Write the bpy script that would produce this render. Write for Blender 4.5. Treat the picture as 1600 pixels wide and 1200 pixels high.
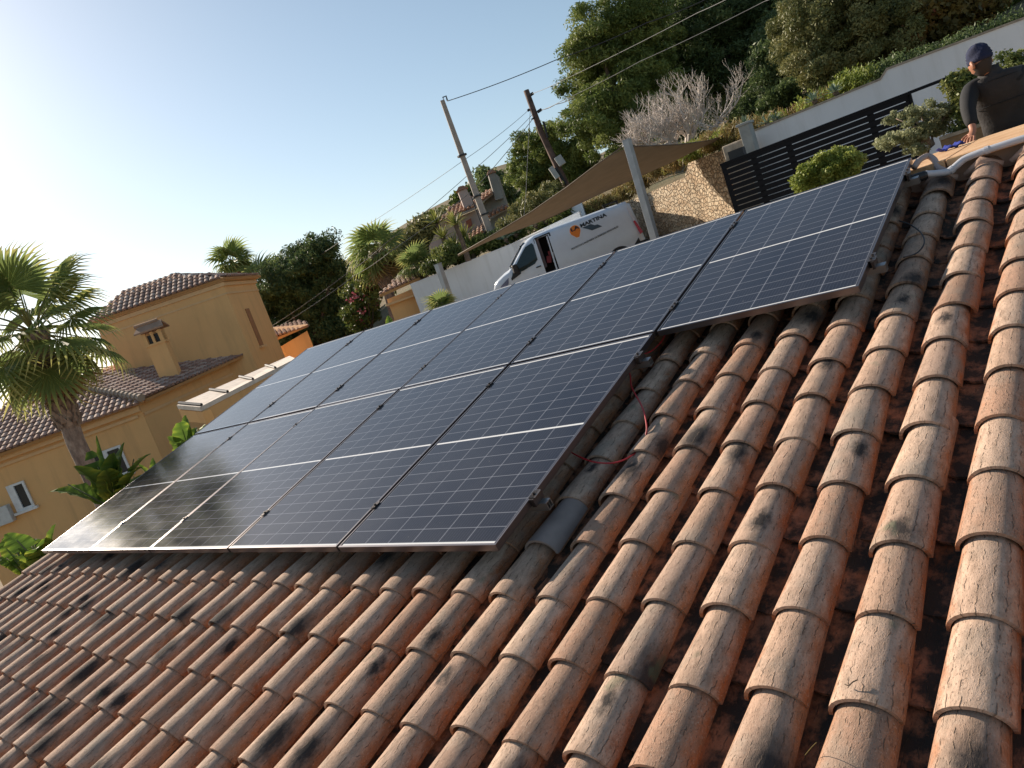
import bpy, math, random
import numpy as np
from mathutils import Vector, Matrix
random.seed(7); rng = np.random.default_rng(11)
SC = bpy.context.scene
for o in list(bpy.data.objects): bpy.data.objects.remove(o)
COL = SC.collection

# ---------------------------------------------------------------- camera frame (solved from the panel grid)
R = np.array([[0.7379487976968537, 0.49519864133958247, -0.45848650753669906], [-0.14661731389006882, -0.545512583485928, -0.8251783955764772], [-0.6587373795720333, 0.6761614650909497, -0.329955660476724]])
CP = np.array([8.04926536, -1.7958092, 1.60804547]); F = 1200.
_r, _p = math.radians(19.7), math.radians(8.3)
_g = np.array([math.sin(_r)*math.cos(_p), math.cos(_r)*math.cos(_p), math.sin(_p)])
_up = -(R.T@_g); _x = np.array([1, 0, 0])-_up[0]*_up; _x /= np.linalg.norm(_x); _y = np.cross(_up, _x)
Q = np.array([_x, _y, _up])            # roof-plane frame -> world
CW = Q@CP; RW = R@Q.T
def ray(px, py): return RW.T@np.array([(px-800)/F, (py-600)/F, 1.])
def U(px, py, d):                      # point seen at a pixel, at horizontal distance d
    v = ray(px, py); return CW+v*d/math.hypot(v[0], v[1])
def G(px, py, z):                      # ... at height z
    v = ray(px, py); return CW+v*(z-CW[2])/v[2]
def VP(px, py, P0, dr):                # ... on the vertical plane through P0 with plan direction dr
    v = ray(px, py); n = np.array([-dr[1], dr[0], 0.]); s = ((np.array(P0)-CW)@n)/(v@n); return CW+v*s
def RP(px, py, z):                     # ... on the roof frame plane Z = z (roof coords)
    v = R.T@np.array([(px-800)/F, (py-600)/F, 1.]); return CP+v*(z-CP[2])/v[2]
MQ = Matrix([list(Q[i])+[0] for i in range(3)]+[[0, 0, 0, 1]])

cam = bpy.data.objects.new('camera', bpy.data.cameras.new('camera')); COL.objects.link(cam)
cam.data.sensor_width = 36; cam.data.lens = 27.0; cam.data.clip_start = .05; cam.data.clip_end = 3000
cam.matrix_world = Matrix([[RW[0][i], -RW[1][i], -RW[2][i], CW[i]] for i in range(3)]+[[0, 0, 0, 1]])
SC.camera = cam
SUN = Q@np.array([-2.15, .52, 1.0]); SUN /= np.linalg.norm(SUN)
el = math.asin(SUN[2]); az = math.atan2(SUN[0], SUN[1])
w = bpy.data.worlds.new('World'); SC.world = w; w.use_nodes = True
nt = w.node_tree; bg = nt.nodes['Background']; sky = nt.nodes.new('ShaderNodeTexSky')
sky.sky_type = 'NISHITA'; sky.sun_disc = False; sky.sun_elevation = el; sky.sun_rotation = az
sky.air_density = 1.0; sky.dust_density = .7; sky.ozone_density = 2.5; sky.altitude = 50
hs = nt.nodes.new('ShaderNodeHueSaturation'); hs.inputs['Saturation'].default_value = .82; hs.inputs['Hue'].default_value = .487
nt.links.new(sky.outputs[0], hs.inputs['Color']); nt.links.new(hs.outputs[0], bg.inputs[0]); bg.inputs[1].default_value = .078
sl = bpy.data.lights.new('sun', 'SUN'); sl.energy = 5.0; sl.angle = math.radians(.55); sl.color = (1, .86, .70)
so = bpy.data.objects.new('sun', sl); COL.objects.link(so); so.rotation_euler = Vector(SUN).to_track_quat('Z', 'Y').to_euler()
SC.view_settings.view_transform = 'Standard'; SC.view_settings.look = 'None'; SC.view_settings.gamma = 1
SC.view_settings.exposure = 0.6
SC.render.engine = 'CYCLES'; SC.render.resolution_x = 1024; SC.render.resolution_y = 768

# ---------------------------------------------------------------- helpers
class NM:                               # small node-material writer
    def __init__(s, name):
        s.m = bpy.data.materials.new(name); s.m.use_nodes = True; s.t = s.m.node_tree
        s.b = s.t.nodes['Principled BSDF']
    def n(s, ty, inp=None, **kw):
        nd = s.t.nodes.new(ty)
        for k, v in kw.items(): setattr(nd, k, v)
        for k, v in (inp or {}).items(): s.put(nd.inputs[k], v)
        return nd
    def put(s, sock, v):
        if isinstance(v, bpy.types.NodeSocket): s.t.links.new(v, sock)
        else: sock.default_value = v
    def set(s, **kw):
        for k, v in kw.items(): s.put(s.b.inputs[k.replace('_', ' ')], v)
    def coord(s, out='Object'): return s.n('ShaderNodeTexCoord').outputs[out]
    def attr(s, name, out='Fac'): return s.n('ShaderNodeAttribute', attribute_name=name).outputs[out]
    def noise(s, vec, scale, detail=4, rough=.55, out=0, dist=0):
        return s.n('ShaderNodeTexNoise', {'Vector': vec, 'Scale': scale, 'Detail': detail, 'Roughness': rough, 'Distortion': dist}).outputs[out]
    def ramp(s, fac, stops):
        nd = s.n('ShaderNodeValToRGB', {'Fac': fac}); e = nd.color_ramp.elements
        while len(e) < len(stops): e.new(.5)
        for el_, (p, c) in zip(e, stops):
            el_.position = p; el_.color = (c, c, c, 1) if isinstance(c, (int, float)) else tuple(c)+(1,)
        return nd.outputs[0]
    def mix(s, fac, a, b, bt='MIX'):
        nd = s.n('ShaderNodeMix', data_type='RGBA', blend_type=bt)
        s.put(nd.inputs[0], fac)
        for i, v in ((6, a), (7, b)):
            s.put(nd.inputs[i], v if isinstance(v, bpy.types.NodeSocket) else tuple(v)+(1,))
        return nd.outputs[2]
    def math(s, op, a, b=0., c=None):
        nd = s.n('ShaderNodeMath', operation=op); s.put(nd.inputs[0], a); s.put(nd.inputs[1], b)
        if c is not None: s.put(nd.inputs[2], c)
        return nd.outputs[0]
    def mapv(s, vec, sc=(1, 1, 1), loc=(0, 0, 0), rot=(0, 0, 0)):
        return s.n('ShaderNodeMapping', {'Vector': vec, 'Scale': sc, 'Location': loc, 'Rotation': rot}).outputs[0]
    def bump(s, h, st=.4, dist=.01):
        s.put(s.b.inputs['Normal'], s.n('ShaderNodeBump', {'Height': h, 'Strength': st, 'Distance': dist}).outputs[0])

def simple(name, col, rough=.6, metal=0., var=.12, scale=6, bump=0., alpha=None):
    N = NM(name); c = N.coord(); f = N.noise(c, scale, 5)
    lo = tuple(x*(1-var) for x in col); hi = tuple(min(1, x*(1+var)) for x in col)
    N.set(Base_Color=N.ramp(f, [(.3, lo), (.7, hi)]), Roughness=rough, Metallic=metal)
    if bump: N.bump(N.noise(c, scale*5, 4), bump)
    return N.m

class MB:
    def __init__(s): s.v = []; s.f = []; s.mi = []
    def add(s, vs, fs, mi=0):
        o = len(s.v); s.v += [tuple(map(float, p)) for p in vs]; s.f += [tuple(i+o for i in f) for f in fs]; s.mi += [mi]*len(fs)
    def box(s, c, d, ax=None, mi=0):    # centre, full size, optional 3 axes
        c = np.array(c, float); A = np.eye(3) if ax is None else np.array(ax, float)
        P = [c+A[0]*d[0]/2*i+A[1]*d[1]/2*j+A[2]*d[2]/2*k for i in (-1, 1) for j in (-1, 1) for k in (-1, 1)]
        s.add(P, [(0, 1, 3, 2), (4, 6, 7, 5), (0, 4, 5, 1), (2, 3, 7, 6), (0, 2, 6, 4), (1, 5, 7, 3)], mi)
    def prism(s, poly, off, mi=0):      # extrude a 3D polygon by a vector
        n = len(poly); P = [np.array(p, float) for p in poly]; off = np.array(off, float)
        s.add(P+[p+off for p in P], [tuple(range(n))[::-1], tuple(range(n, 2*n))]+[(i, (i+1) % n, n+(i+1) % n, n+i) for i in range(n)], mi)
    def tube(s, pts, rad, n=8, mi=0, cap=True):
        P = [np.array(p, float) for p in pts]; m = len(P); rad = rad if hasattr(rad, '__len__') else [rad]*m
        rings = []; up = np.array([.03, .05, 1.])
        for i in range(m):
            t = P[min(i+1, m-1)]-P[max(i-1, 0)]; t = t/(np.linalg.norm(t)+1e-9)
            u_ = np.cross(t, up);
            if np.linalg.norm(u_) < .15: u_ = np.cross(t, [1, 0, 0])
            u_ /= np.linalg.norm(u_); w_ = np.cross(t, u_)
            rings.append([P[i]+rad[i]*(math.cos(a)*u_+math.sin(a)*w_) for a in [2*math.pi*k/n for k in range(n)]])
        fs = [(i*n+k, i*n+(k+1) % n, (i+1)*n+(k+1) % n, (i+1)*n+k) for i in range(m-1) for k in range(n)]
        if cap: fs += [tuple(range(n))[::-1], tuple((m-1)*n+k for k in range(n))]
        s.add([p for r_ in rings for p in r_], fs, mi)
    def loft(s, rings, cap=True, mi=0):
        n = len(rings[0]); m = len(rings)
        fs = [(i*n+k, i*n+(k+1) % n, (i+1)*n+(k+1) % n, (i+1)*n+k) for i in range(m-1) for k in range(n)]
        if cap: fs += [tuple(range(n))[::-1], tuple((m-1)*n+k for k in range(n))]
        s.add([p for r_ in rings for p in r_], fs, mi)
    def build(s, name, mats, parent=None, smooth=False, bevel=0):
        me = bpy.data.meshes.new(name); me.from_pydata(s.v, [], s.f)
        for m in (mats if isinstance(mats, (list, tuple)) else [mats]): me.materials.append(m)
        me.polygons.foreach_set('material_index', s.mi)
        if smooth: me.polygons.foreach_set('use_smooth', [True]*len(s.f))
        me.update(); o = bpy.data.objects.new(name, me); COL.objects.link(o)
        if parent is not None: o.parent = parent
        if bevel:
            b = o.modifiers.new('b', 'BEVEL'); b.width = bevel; b.segments = 2; b.limit_method = 'ANGLE'
        return o
def tag(o, label=None, cat=None, group=None, kind=None):
    for k, v in (('label', label), ('category', cat), ('group', group), ('kind', kind)):
        if v: o[k] = v
    return o
def empty(name, loc=(0, 0, 0), label=None, cat=None, group=None):
    o = bpy.data.objects.new(name, None); COL.objects.link(o); o.location = loc; o.empty_display_size = .1
    return tag(o, label, cat, group)
def adopt(root, *objs):                 # parent keeping world placement (roots are unrotated empties)
    for o in objs:
        o.parent = root; o.matrix_parent_inverse = Matrix.Translation(root.location).inverted()
def np_mesh(name, V, Fc, mat, attrs=None, parent=None, smooth=False, uv=None):   # V (n,3), Fc (m,k)
    me = bpy.data.meshes.new(name); V = np.asarray(V, np.float32); Fc = np.asarray(Fc, np.int32); k = Fc.shape[1]
    me.vertices.add(len(V)); me.vertices.foreach_set('co', V.ravel())
    me.loops.add(Fc.size); me.loops.foreach_set('vertex_index', Fc.ravel())
    me.polygons.add(len(Fc)); me.polygons.foreach_set('loop_start', np.arange(0, Fc.size, k, dtype=np.int32))
    me.polygons.foreach_set('loop_total', np.full(len(Fc), k, np.int32))
    if smooth: me.polygons.foreach_set('use_smooth', np.ones(len(Fc), bool))
    for nm, A in (attrs or {}).items():
        A = np.asarray(A, np.float32)
        if A.ndim == 1: a = me.attributes.new(nm, 'FLOAT', 'POINT'); a.data.foreach_set('value', A)
        else: a = me.attributes.new(nm, 'FLOAT_VECTOR', 'POINT'); a.data.foreach_set('vector', A.ravel())
    me.materials.append(mat); me.update(); me.validate()
    o = bpy.data.objects.new(name, me); COL.objects.link(o)
    if parent is not None: o.parent = parent
    return o
Z3 = np.array([0, 0, 1.])
def unit(v): v = np.array(v, float); return v/np.linalg.norm(v)

# ---------------------------------------------------------------- roof tile materials
def tile_mat(name, chan=False):
    N = NM(name)
    tl = N.n('ShaderNodeAttribute', attribute_name='tl').outputs['Vector']; tr = N.n('ShaderNodeAttribute', attribute_name='tr').outputs['Vector']
    s1 = N.n('ShaderNodeSeparateXYZ', {'Vector': tl}); u, v, rn = s1.outputs
    s2 = N.n('ShaderNodeSeparateXYZ', {'Vector': tr}); r2, su, sv = s2.outputs
    # per-tile texture space: across (m), along (m), shifted per tile
    vec = N.n('ShaderNodeCombineXYZ', {'X': N.math('ADD', N.math('MULTIPLY', u, .30), N.math('MULTIPLY', rn, 37.)), 'Y': N.math('ADD', v, N.math('MULTIPLY', r2, 23.)), 'Z': rn}).outputs[0]
    base = N.ramp(rn, [(0, (.37, .225, .155)), (.2, (.55, .375, .27)), (.4, (.42, .29, .22)), (.6, (.60, .43, .32)), (.8, (.47, .31, .225)), (1, (.43, .25, .165))])
    orange = N.ramp(r2, [(0, (.38, .125, .045)), (1, (.46, .20, .09))])
    # weathered pale skin on the crown of the arch, bare clay towards its edges
    edge = N.math('ABSOLUTE', N.math('SUBTRACT', u, .5))
    nz = N.noise(N.mapv(vec, (9, 6, 1)), 1.6, 6, .62)
    f = N.ramp(N.math('ADD', N.math('MULTIPLY', edge, 1.5), N.math('MULTIPLY', N.math('SUBTRACT', nz, .5), .9)), [(.34, 0.), (.66, 1.)])
    c = N.mix(f, base, orange)
    # mottling + fine grain
    c = N.mix(N.math('MULTIPLY', N.ramp(N.noise(N.mapv(vec, (20, 7, 1)), 1.7, 7, .65), [(.42, 0.), (.68, 1.)]), .65), c, (.22, .15, .105))
    c = N.mix(N.math('MULTIPLY', N.ramp(N.noise(N.mapv(vec, (14, 14, 1)), 9, 4, .7), [(.55, 0.), (.72, 1.)]), .45), c, (.66, .54, .43))
    # grey lichen film
    c = N.mix(N.math('MULTIPLY', N.ramp(N.noise(N.mapv(vec, (5, 4, 1)), 1.1, 5, .6), [(.5, 0.), (.72, 1.)]), .55), c, (.27, .25, .21))
    # one sooty mould patch on some tiles
    du = N.math('MULTIPLY', N.math('SUBTRACT', u, su), .30); dv = N.math('MULTIPLY', N.math('SUBTRACT', v, sv), .62)
    dd = N.math('SQRT', N.math('ADD', N.math('MULTIPLY', du, du), N.math('MULTIPLY', dv, dv)))
    dd = N.math('ADD', dd, N.math('MULTIPLY', N.math('SUBTRACT', N.noise(N.mapv(vec, (30, 18, 1)), 1.3, 6, .7), .5), .085))
    has = N.math('GREATER_THAN', N.math('FRACT', N.math('MULTIPLY', rn, 13.7)), .70 if not chan else .2)
    sp = N.math('MULTIPLY', N.ramp(N.math('DIVIDE', dd, N.math('ADD', .5, r2)), [(.022, 1.), (.078, 0.)]), N.math('MULTIPLY', has, .93))
    c = N.mix(sp, c, (.022, .022, .024))
    # moss tint now and then
    ms = N.math('MULTIPLY', N.ramp(N.noise(N.mapv(vec, (4, 3, 1)), 1.9, 3), [(.66, 0.), (.74, 1.)]), .45 if not chan else .8)
    c = N.mix(ms, c, (.10, .15, .09))
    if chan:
        gr = N.ramp(N.noise(N.mapv(vec, (8, 8, 1)), 1.2, 6, .65), [(.39, 0.), (.55, .95)])  # near-black blotches, partly the shade between cover tiles painted into the clay
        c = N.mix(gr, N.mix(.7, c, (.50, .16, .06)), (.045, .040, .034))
    # drying cracks running along the tile
    wob = N.noise(N.mapv(vec, (0, 14, 1)), 1., 3); wob2 = N.noise(N.mapv(vec, (30, 30, 1)), 2., 2)
    xx = N.math('ADD', N.math('ADD', N.math('MULTIPLY', u, 7.5), N.math('MULTIPLY', wob, 1.1)), N.math('ADD', N.math('MULTIPLY', wob2, .22), N.math('MULTIPLY', rn, 9.)))
    ln = N.math('ABSOLUTE', N.math('SUBTRACT', N.math('FRACT', xx), .5))
    msk = N.ramp(N.noise(N.mapv(vec, (55, 30, 1)), 1., 3, .6), [(.49, 0.), (.57, 1.)])
    cr = N.math('MULTIPLY', N.ramp(ln, [(.022, 1.), (.07, 0.)]), msk)
    pits = N.ramp(N.noise(N.mapv(vec, (1, .45, 1)), 210, 2, .5), [(.60, 0.), (.70, 1.)])
    cr = N.math('MAXIMUM', cr, N.math('MULTIPLY', pits, .6))
    c = N.mix(N.math('MULTIPLY', cr, .75), c, (.12, .085, .06))
    N.set(Base_Color=c, Roughness=.9); N.b.inputs['Specular IOR Level'].default_value = .25
    h = N.math('SUBTRACT', N.math('MULTIPLY', N.noise(N.mapv(vec, (60, 26, 1)), 1.6, 6, .65), .6), N.math('MULTIPLY', cr, .8))
    gb = N.noise(N.mapv(vec, (1, .5, 1)), 330, 3, .6); N.bump(N.math('ADD', h, N.math('MULTIPLY', gb, .35)), .8, .004)
    return N.m
M_COVER = tile_mat('clay_cover_tile'); M_CHAN = tile_mat('clay_channel_tile', True)

def tiles(name, xs, ys, chan, parent, mat=None, length=.41, wl=.093, wu=.076, hl=.078, hu=.066, zc=-.12, seg=15, jit=1.):
    T = np.linspace(0, math.pi, seg); V = []; A = []; B = []; Fq = []; o = 0
    vs_out = [0, .015, .16, .30, length]
    for x in xs:
        for y in ys:
            rn, r2 = rng.random(2); su = .5+rng.normal()*.14-.10*0; su = float(np.clip(rng.normal(.36, .12), .1, .8)); sv = rng.uniform(.02, .28)
            yaw = rng.normal()*.017*jit; dx = rng.normal()*.0045*jit; dy = rng.normal()*.008*jit; dz = rng.normal()*.0025*jit; sc = 1+rng.normal()*.03
            rings = []
            for v in vs_out:
                t = v/length; a = (wl*(1-t)+wu*t)*sc; b = hl*(1-t)+hu*t; zt = zc-.070*v+dz
                if v == 0: a -= .001; b -= .001; zt -= .001
                if chan: X = a*np.cos(T); Z = zt+.0-b*np.sin(T)
                else: X = a*np.cos(T); Z = zt-b+b*np.sin(T)
                rings.append(np.c_[x+dx+X+yaw*v, np.full(seg, y+dy+v-yaw*0), Z])
            th = .0125
            for v in (0, .10):
                t = v/length; a = (wl*(1-t)+wu*t)*sc-th; b = hl*(1-t)+hu*t-th; zt = zc-.07*v+dz
                if chan: X = a*np.cos(T); Z = zt-(b+2*th)*np.sin(T)
                else: X = a*np.cos(T); Z = zt-th-b+b*np.sin(T)-(hl*0)
                rings.append(np.c_[x+dx+X+yaw*v, np.full(seg, y+dy+v), Z if chan else zt-(hl*(1-t)+hu*t)+b*np.sin(T)])
            rings += [rings[5].copy(), rings[0].copy()]           # end face gets its own vertices: a crisp fired-clay edge
            nr = len(rings); V += rings
            uu = T/math.pi
            for v in vs_out+[0, .10, 0, 0]:
                A.append(np.c_[uu, np.full(seg, v), np.full(seg, rn)]); B.append(np.tile([r2, su, sv], (seg, 1)))
            i = np.arange(seg-1)
            for a_, b_ in [(0, 1), (1, 2), (2, 3), (3, 4), (6, 5), (7, 8)]:
                Fq.append(np.c_[o+a_*seg+i, o+a_*seg+i+1, o+b_*seg+i+1, o+b_*seg+i])
            o += nr*seg
    ob = np_mesh(name, np.vstack(V), np.vstack(Fq), mat or (M_CHAN if chan else M_COVER), {'tl': np.vstack(A), 'tr': np.vstack(B)}, smooth=True)
    ob.matrix_world = MQ
    if parent is not None: ob.parent = parent
    return ob
PX, PY = .2475, .3094
house = empty('house', (0, 0, 0), 'house with a weathered barrel tile roof carrying the solar panels, orange coped parapet on top', 'house')
xs = [7.035+PX*k for k in range(-30, 13)]; ys = [-.457+PY*j for j in range(-17, 13)]
covers = tiles('roof', xs, ys, False, house)
tiles('channel_tiles', [x+PX/2 for x in xs[:-1]], [y+.10 for y in ys], True, house, wl=.088, wu=.072, hl=.052, hu=.046, zc=-.186, jit=1.6, seg=9)
tiles('replacement_tile', [5.81], [.150], False, house, mat=simple('smooth_mortared_clay', (.25, .20, .18), .7, var=.15, scale=9), zc=-.108, jit=.2, length=.36)
M_DECK = simple('roof_deck', (.05, .035, .03), .95)
b = MB(); b.box((4.6, -.9, -.30), (10.25, 9.4, .04)); dk = b.build('roof_deck', M_DECK); dk.matrix_world = MQ; dk.parent = house
# house walls under the roof
M_OCHRE = simple('ochre_render', (.50, .26, .10), .9, var=.10, scale=1.5, bump=.15)
b = MB(); b.box((4.6, -.9, -2.95), (9.6, 8.4, 2.6)); b.build('wall', M_OCHRE, house)

# ---------------------------------------------------------------- parapet and coping along the top of the roof
M_PLAST = simple('pink_grey_render', (.52, .36, .28), .9, var=.10, scale=7, bump=.3)
def coping_mat():
    N = NM('terracotta_coping'); c = N.coord()
    col = N.ramp(N.noise(c, 5, 6, .65), [(.3, (.50, .27, .13)), (.5, (.62, .38, .20)), (.72, (.70, .47, .28))])
    st = N.ramp(N.noise(N.mapv(c, (1, 4, 1)), 9, 5, .7), [(.56, 0.), (.70, 1.)])
    col = N.mix(N.math('MULTIPLY', st, .6), col, (.16, .09, .05))
    N.set(Base_Color=col, Roughness=.85); N.bump(N.noise(c, 60, 4), .35); return N.m
M_COPE = coping_mat()
b = MB(); b.box((4.7, 4.22, .10), (10.6, 1.26, 1.13)); b.build('parapet', M_PLAST, house)
b = MB()
x = -.7
while x < 10.2:
    b.box((x+.297, 4.19, .688), (.59, 1.44, .045)); x += .60
b.build('coping', M_COPE, house, bevel=.006)
b = MB()                               # mortar fillet between last tiles and the parapet
for k, xx in enumerate(xs):
    if xx > 6.9: b.tube([(xx-.10, 3.50, .58), (xx, 3.47, .635), (xx+.10, 3.50, .58)], [.02, .035, .02], 7)
b.build('mortar', M_PLAST, house, smooth=True)

# ---------------------------------------------------------------- solar panels
PW, PL, SX, SY = 1.134, 1.794, 1.154, 1.8138
def pv_mat():
    N = NM('solar_cells'); tc = N.coord(); s = N.n('ShaderNodeSeparateXYZ', {'Vector': tc}); x, y = s.outputs[0], s.outputs[1]
    wc = (PW-.036)/6; hh = (PL-.052-.014)/2; hc = hh/9
    fx = N.math('FRACT', N.math('DIVIDE', N.math('SUBTRACT', x, .018), wc)); dx = N.math('MULTIPLY', N.math('SUBTRACT', .5, N.math('ABSOLUTE', N.math('SUBTRACT', fx, .5))), wc)
    yl = N.math('SUBTRACT', y, .026)
    up = N.math('GREATER_THAN', yl, hh+.007); yl = N.math('SUBTRACT', yl, N.math('MULTIPLY', up, hh+.014))
    fy = N.math('FRACT', N.math('DIVIDE', yl, hc)); dy = N.math('MULTIPLY', N.math('SUBTRACT', .5, N.math('ABSOLUTE', N.math('SUBTRACT', fy, .5))), hc)
    lx = N.ramp(dx, [(.0012, 1.), (.0026, 0.)]); ly = N.ramp(dy, [(.0008, 1.), (.0019, 0.)])
    gap = N.math('MAXIMUM', N.math('LESS_THAN', N.math('ABSOLUTE', N.math('SUBTRACT', y, PL/2)), .0065), N.math('MAXIMUM', N.math('LESS_THAN', y, .026), N.math('GREATER_THAN', y, PL-.026)))
    gx = N.math('MAXIMUM', N.math('LESS_THAN', x, .018), N.math('GREATER_THAN', x, PW-.018))
    bus = N.math('ABSOLUTE', N.math('SUBTRACT', N.math('FRACT', N.math('MULTIPLY', fx, 10)), .5))
    cell = N.mix(N.math('MULTIPLY', N.math('LESS_THAN', bus, .05), .3), (.005, .007, .018), (.10, .11, .14))
    c = N.mix(N.math('MULTIPLY', lx, .55), cell, (.42, .44, .50)); c = N.mix(N.math('MULTIPLY', ly, .45), c, (.42, .44, .50)); c = N.mix(gap, c, (.80, .80, .78)); c = N.mix(gx, c, (.03, .03, .04))
    g = N.coord('Generated'); oi = N.n('ShaderNodeObjectInfo').outputs['Random']
    cw = N.n('ShaderNodeNewGeometry').outputs['Position']
    dust = N.ramp(N.noise(cw, 1.3, 6, .65), [(.3, .010), (.7, .055)])
    dots = N.ramp(N.noise(cw, 55, 2, .6), [(.73, 0.), (.78, 1.)])
    c = N.mix(N.math('ADD', dust, N.math('MULTIPLY', dots, .25)), c, (.46, .42, .38))
    rg = N.ramp(N.noise(N.mapv(cw, (1, 3, 1)), 1.1, 5, .6), [(.3, .07), (.7, .15)])
    N.set(Base_Color=c, Roughness=rg); N.b.inputs['IOR'].default_value = 1.36
    N.bump(N.noise(cw, 400, 2), .05, .001); return N.m
M_PV = pv_mat()
M_ALU = NM('anodised_frame'); M_ALU.set(Base_Color=(.20, .18, .185, 1), Metallic=.9, Roughness=.30); M_ALU = M_ALU.m
M_ALUD = simple('dark_frame_edge', (.10, .085, .08), .35, .7)
M_RAIL = simple('rail_aluminium', (.40, .39, .38), .4, .9)
M_BLACK = simple('black_plastic', (.015, .015, .017), .45)
def panel_parts(root):
    b = MB(); b.box((PW/2, PL/2, -.005), (PW-.014, PL-.014, .005)); o = b.build('glass', M_PV, root)
    b = MB(); d = .035
    b.box((PW/2, .006, -d/2), (PW, .012, d)); b.box((PW/2, PL-.006, -d/2), (PW, .012, d))
    b.box((.004, PL/2, -d/2), (.008, PL-.024, d), mi=0); b.box((PW-.004, PL/2, -d/2), (.008, PL-.024, d), mi=0)
    b.build('frame', M_ALU, root)
    b = MB(); b.box((PW/2, PL/2, -.028), (PW-.05, PL-.05, .006)); b.build('back_sheet', M_BLACK, root)
proto = None; names = ['nearest', 'second', 'third', 'fourth', 'far left']
RL = [.33, 1.55, 2.10, 3.31]
for r in range(2):
    for k in range(6 if r else 5):
        n = 4-k
        if r == 0: lab = ['near corner panel of the lower row, next to the red cable loop', 'lower row panel just left of the near corner one', 'middle panel of the lower row', 'lower row panel second from the far left end', 'lower row panel at the far left end, mirroring the palm tree'][n]
        elif k == 5: lab = 'right-hand solar panel that sticks out beyond the rest, beside the grey conduit'
        else: lab = ['upper row panel next to the one that sticks out, below the van tail', 'upper row panel below the open van door', 'middle upper row panel of the five left ones, below the palm by the white wall', 'upper row panel second from the far left end', 'upper row panel at the far left end, below the ochre villa'][n]
        e = empty('solar_panel', (0, 0, 0), lab, 'solar panel', 'solar panels laid in two rows on the tile roof')
        e.matrix_world = MQ@Matrix.Translation((SX*k+random.uniform(-.002, .002), SY*r+random.uniform(-.002, .002), random.uniform(-.0015, .0015)))@Matrix.Rotation(random.uniform(-.0022, .0022), 4, 'X')@Matrix.Rotation(random.uniform(-.003, .003), 4, 'Y')
        if proto is None: panel_parts(e); proto = e
        else:
            for c in list(proto.children):
                d_ = c.copy(); COL.objects.link(d_); d_.parent = e
        for y in (RL[0], RL[1]) if r == 0 else (RL[2], RL[3]):   # clamps gripping this panel's right edge
            b = MB(); last = (k == (5 if r else 4)); xx = PW+.010; yy = y-SY*r
            b.box((xx+(.006 if last else 0), yy, .003), (.040 if last else .030, .055, .003)); b.box((xx+(.010 if last else 0), yy, -.02), (.014, .075, .042)); b.tube([(xx, yy, .003), (xx, yy, .012)], .0065, 8)
            b.build('clamp', M_ALUD, e)
for i, y in enumerate(RL):
    xe = (6*SX if i > 1 else 5*SX)+.05
    b = MB(); L_ = xe+.1; xm = xe-L_/2; zt = -.0355
    for dz_, wd, hh_ in ((-.002, .040, .004), (-.038, .040, .004)): b.box((xm, y, zt+dz_), (L_, wd, hh_))
    for s_ in (-1, 1): b.box((xm, y+s_*.018, zt-.020), (L_, .004, .032))
    b.box((xm, y, zt-.020), (L_, .003, .032))
    xh = .3
    o = b.build('mounting_rail', M_RAIL); o.matrix_world = MQ
    tag(o, ['mounting rail under the lower edge of the lower panel row, end over the tiles', 'mounting rail under the upper half of the lower panel row, beside the red cable', 'mounting rail under the upper row, its W-shaped end beside the sticking-out panel', 'aluminium mounting rail nearest the parapet, under the upper panel edge'][i], 'mounting rail', 'rails under the solar panels')
    while xh < xe:
        b = MB(); b.tube([(xh, y+.03, zt-.02), (xh, y+.03, -.20)], .005, 6); b.box((xh, y+.028, zt-.02), (.03, .006, .05)); b.build('hanger_bolt', M_RAIL, o); xh += 1.23

# cables and conduit
M_RED = simple('red_cable', (.45, .02, .025), .4); M_GREY = simple('grey_pipe', (.52, .53, .57), .45, var=.06)
def cable(name, px, Z, rad, mat, label, cat, sm=6):
    P = [Q@RP(a[0], a[1], z) for a, z in zip(px, Z)]
    pts = []
    for i in range(len(P)-1):          # Catmull-Rom
        p0, p1, p2, p3 = P[max(i-1, 0)], P[i], P[i+1], P[min(i+2, len(P)-1)]
        for t in np.linspace(0, 1, sm, endpoint=False):
            pts.append(.5*((2*p1)+(-p0+p2)*t+(2*p0-5*p1+4*p2-p3)*t*t+(-p0+3*p1-3*p2+p3)*t**3))
    pts.append(P[-1]); b = MB(); b.tube(pts, rad, 8); o = b.build(name, mat, smooth=True); return tag(o, label, cat)
cable('red_cable', [(965, 560), (983, 582), (987, 605), (1003, 635), (1010, 662), (1009, 680), (1000, 700), (985, 713), (960, 723), (925, 721), (893, 707), (870, 690)], [-.06, -.07, -.09, -.10, -.11, -.13, -.17, -.125, -.105, -.10, -.09, -.07], .0042, M_RED, 'red solar cable looping out over the tiles beside the lower panel row', 'cable')
cable('orange_cable', [(1000, 555), (1020, 547), (1037, 528), (1040, 510), (1030, 500)], [-.08, -.10, -.10, -.08, -.07], .0035, M_RED, 'short red cable in the shade under the corner of the sticking-out panel', 'cable')
cable('black_cable', [(1405, 345), (1424, 352), (1440, 365), (1444, 380), (1433, 395), (1412, 402)], [-.07, -.10, -.10, -.10, -.11, -.07], .004, M_BLACK, 'thin black cable bowed over the shaded tiles right of the sticking-out panel', 'cable')
def wtube(name, pxz, rad, mat, parent=None, sm=5, n=12):
    P = [U(a, b_, d) for a, b_, d in pxz]; pts = []
    for i in range(len(P)-1):
        p0, p1, p2, p3 = P[max(i-1, 0)], P[i], P[i+1], P[min(i+2, len(P)-1)]
        for t in np.linspace(0, 1, sm, endpoint=False):
            pts.append(.5*((2*p1)+(-p0+p2)*t+(2*p0-5*p1+4*p2-p3)*t*t+(-p0+3*p1-3*p2+p3)*t**3))
    pts.append(P[-1]); b = MB(); b.tube(pts, rad, n); return b.build(name, mat, parent, smooth=True)

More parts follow.
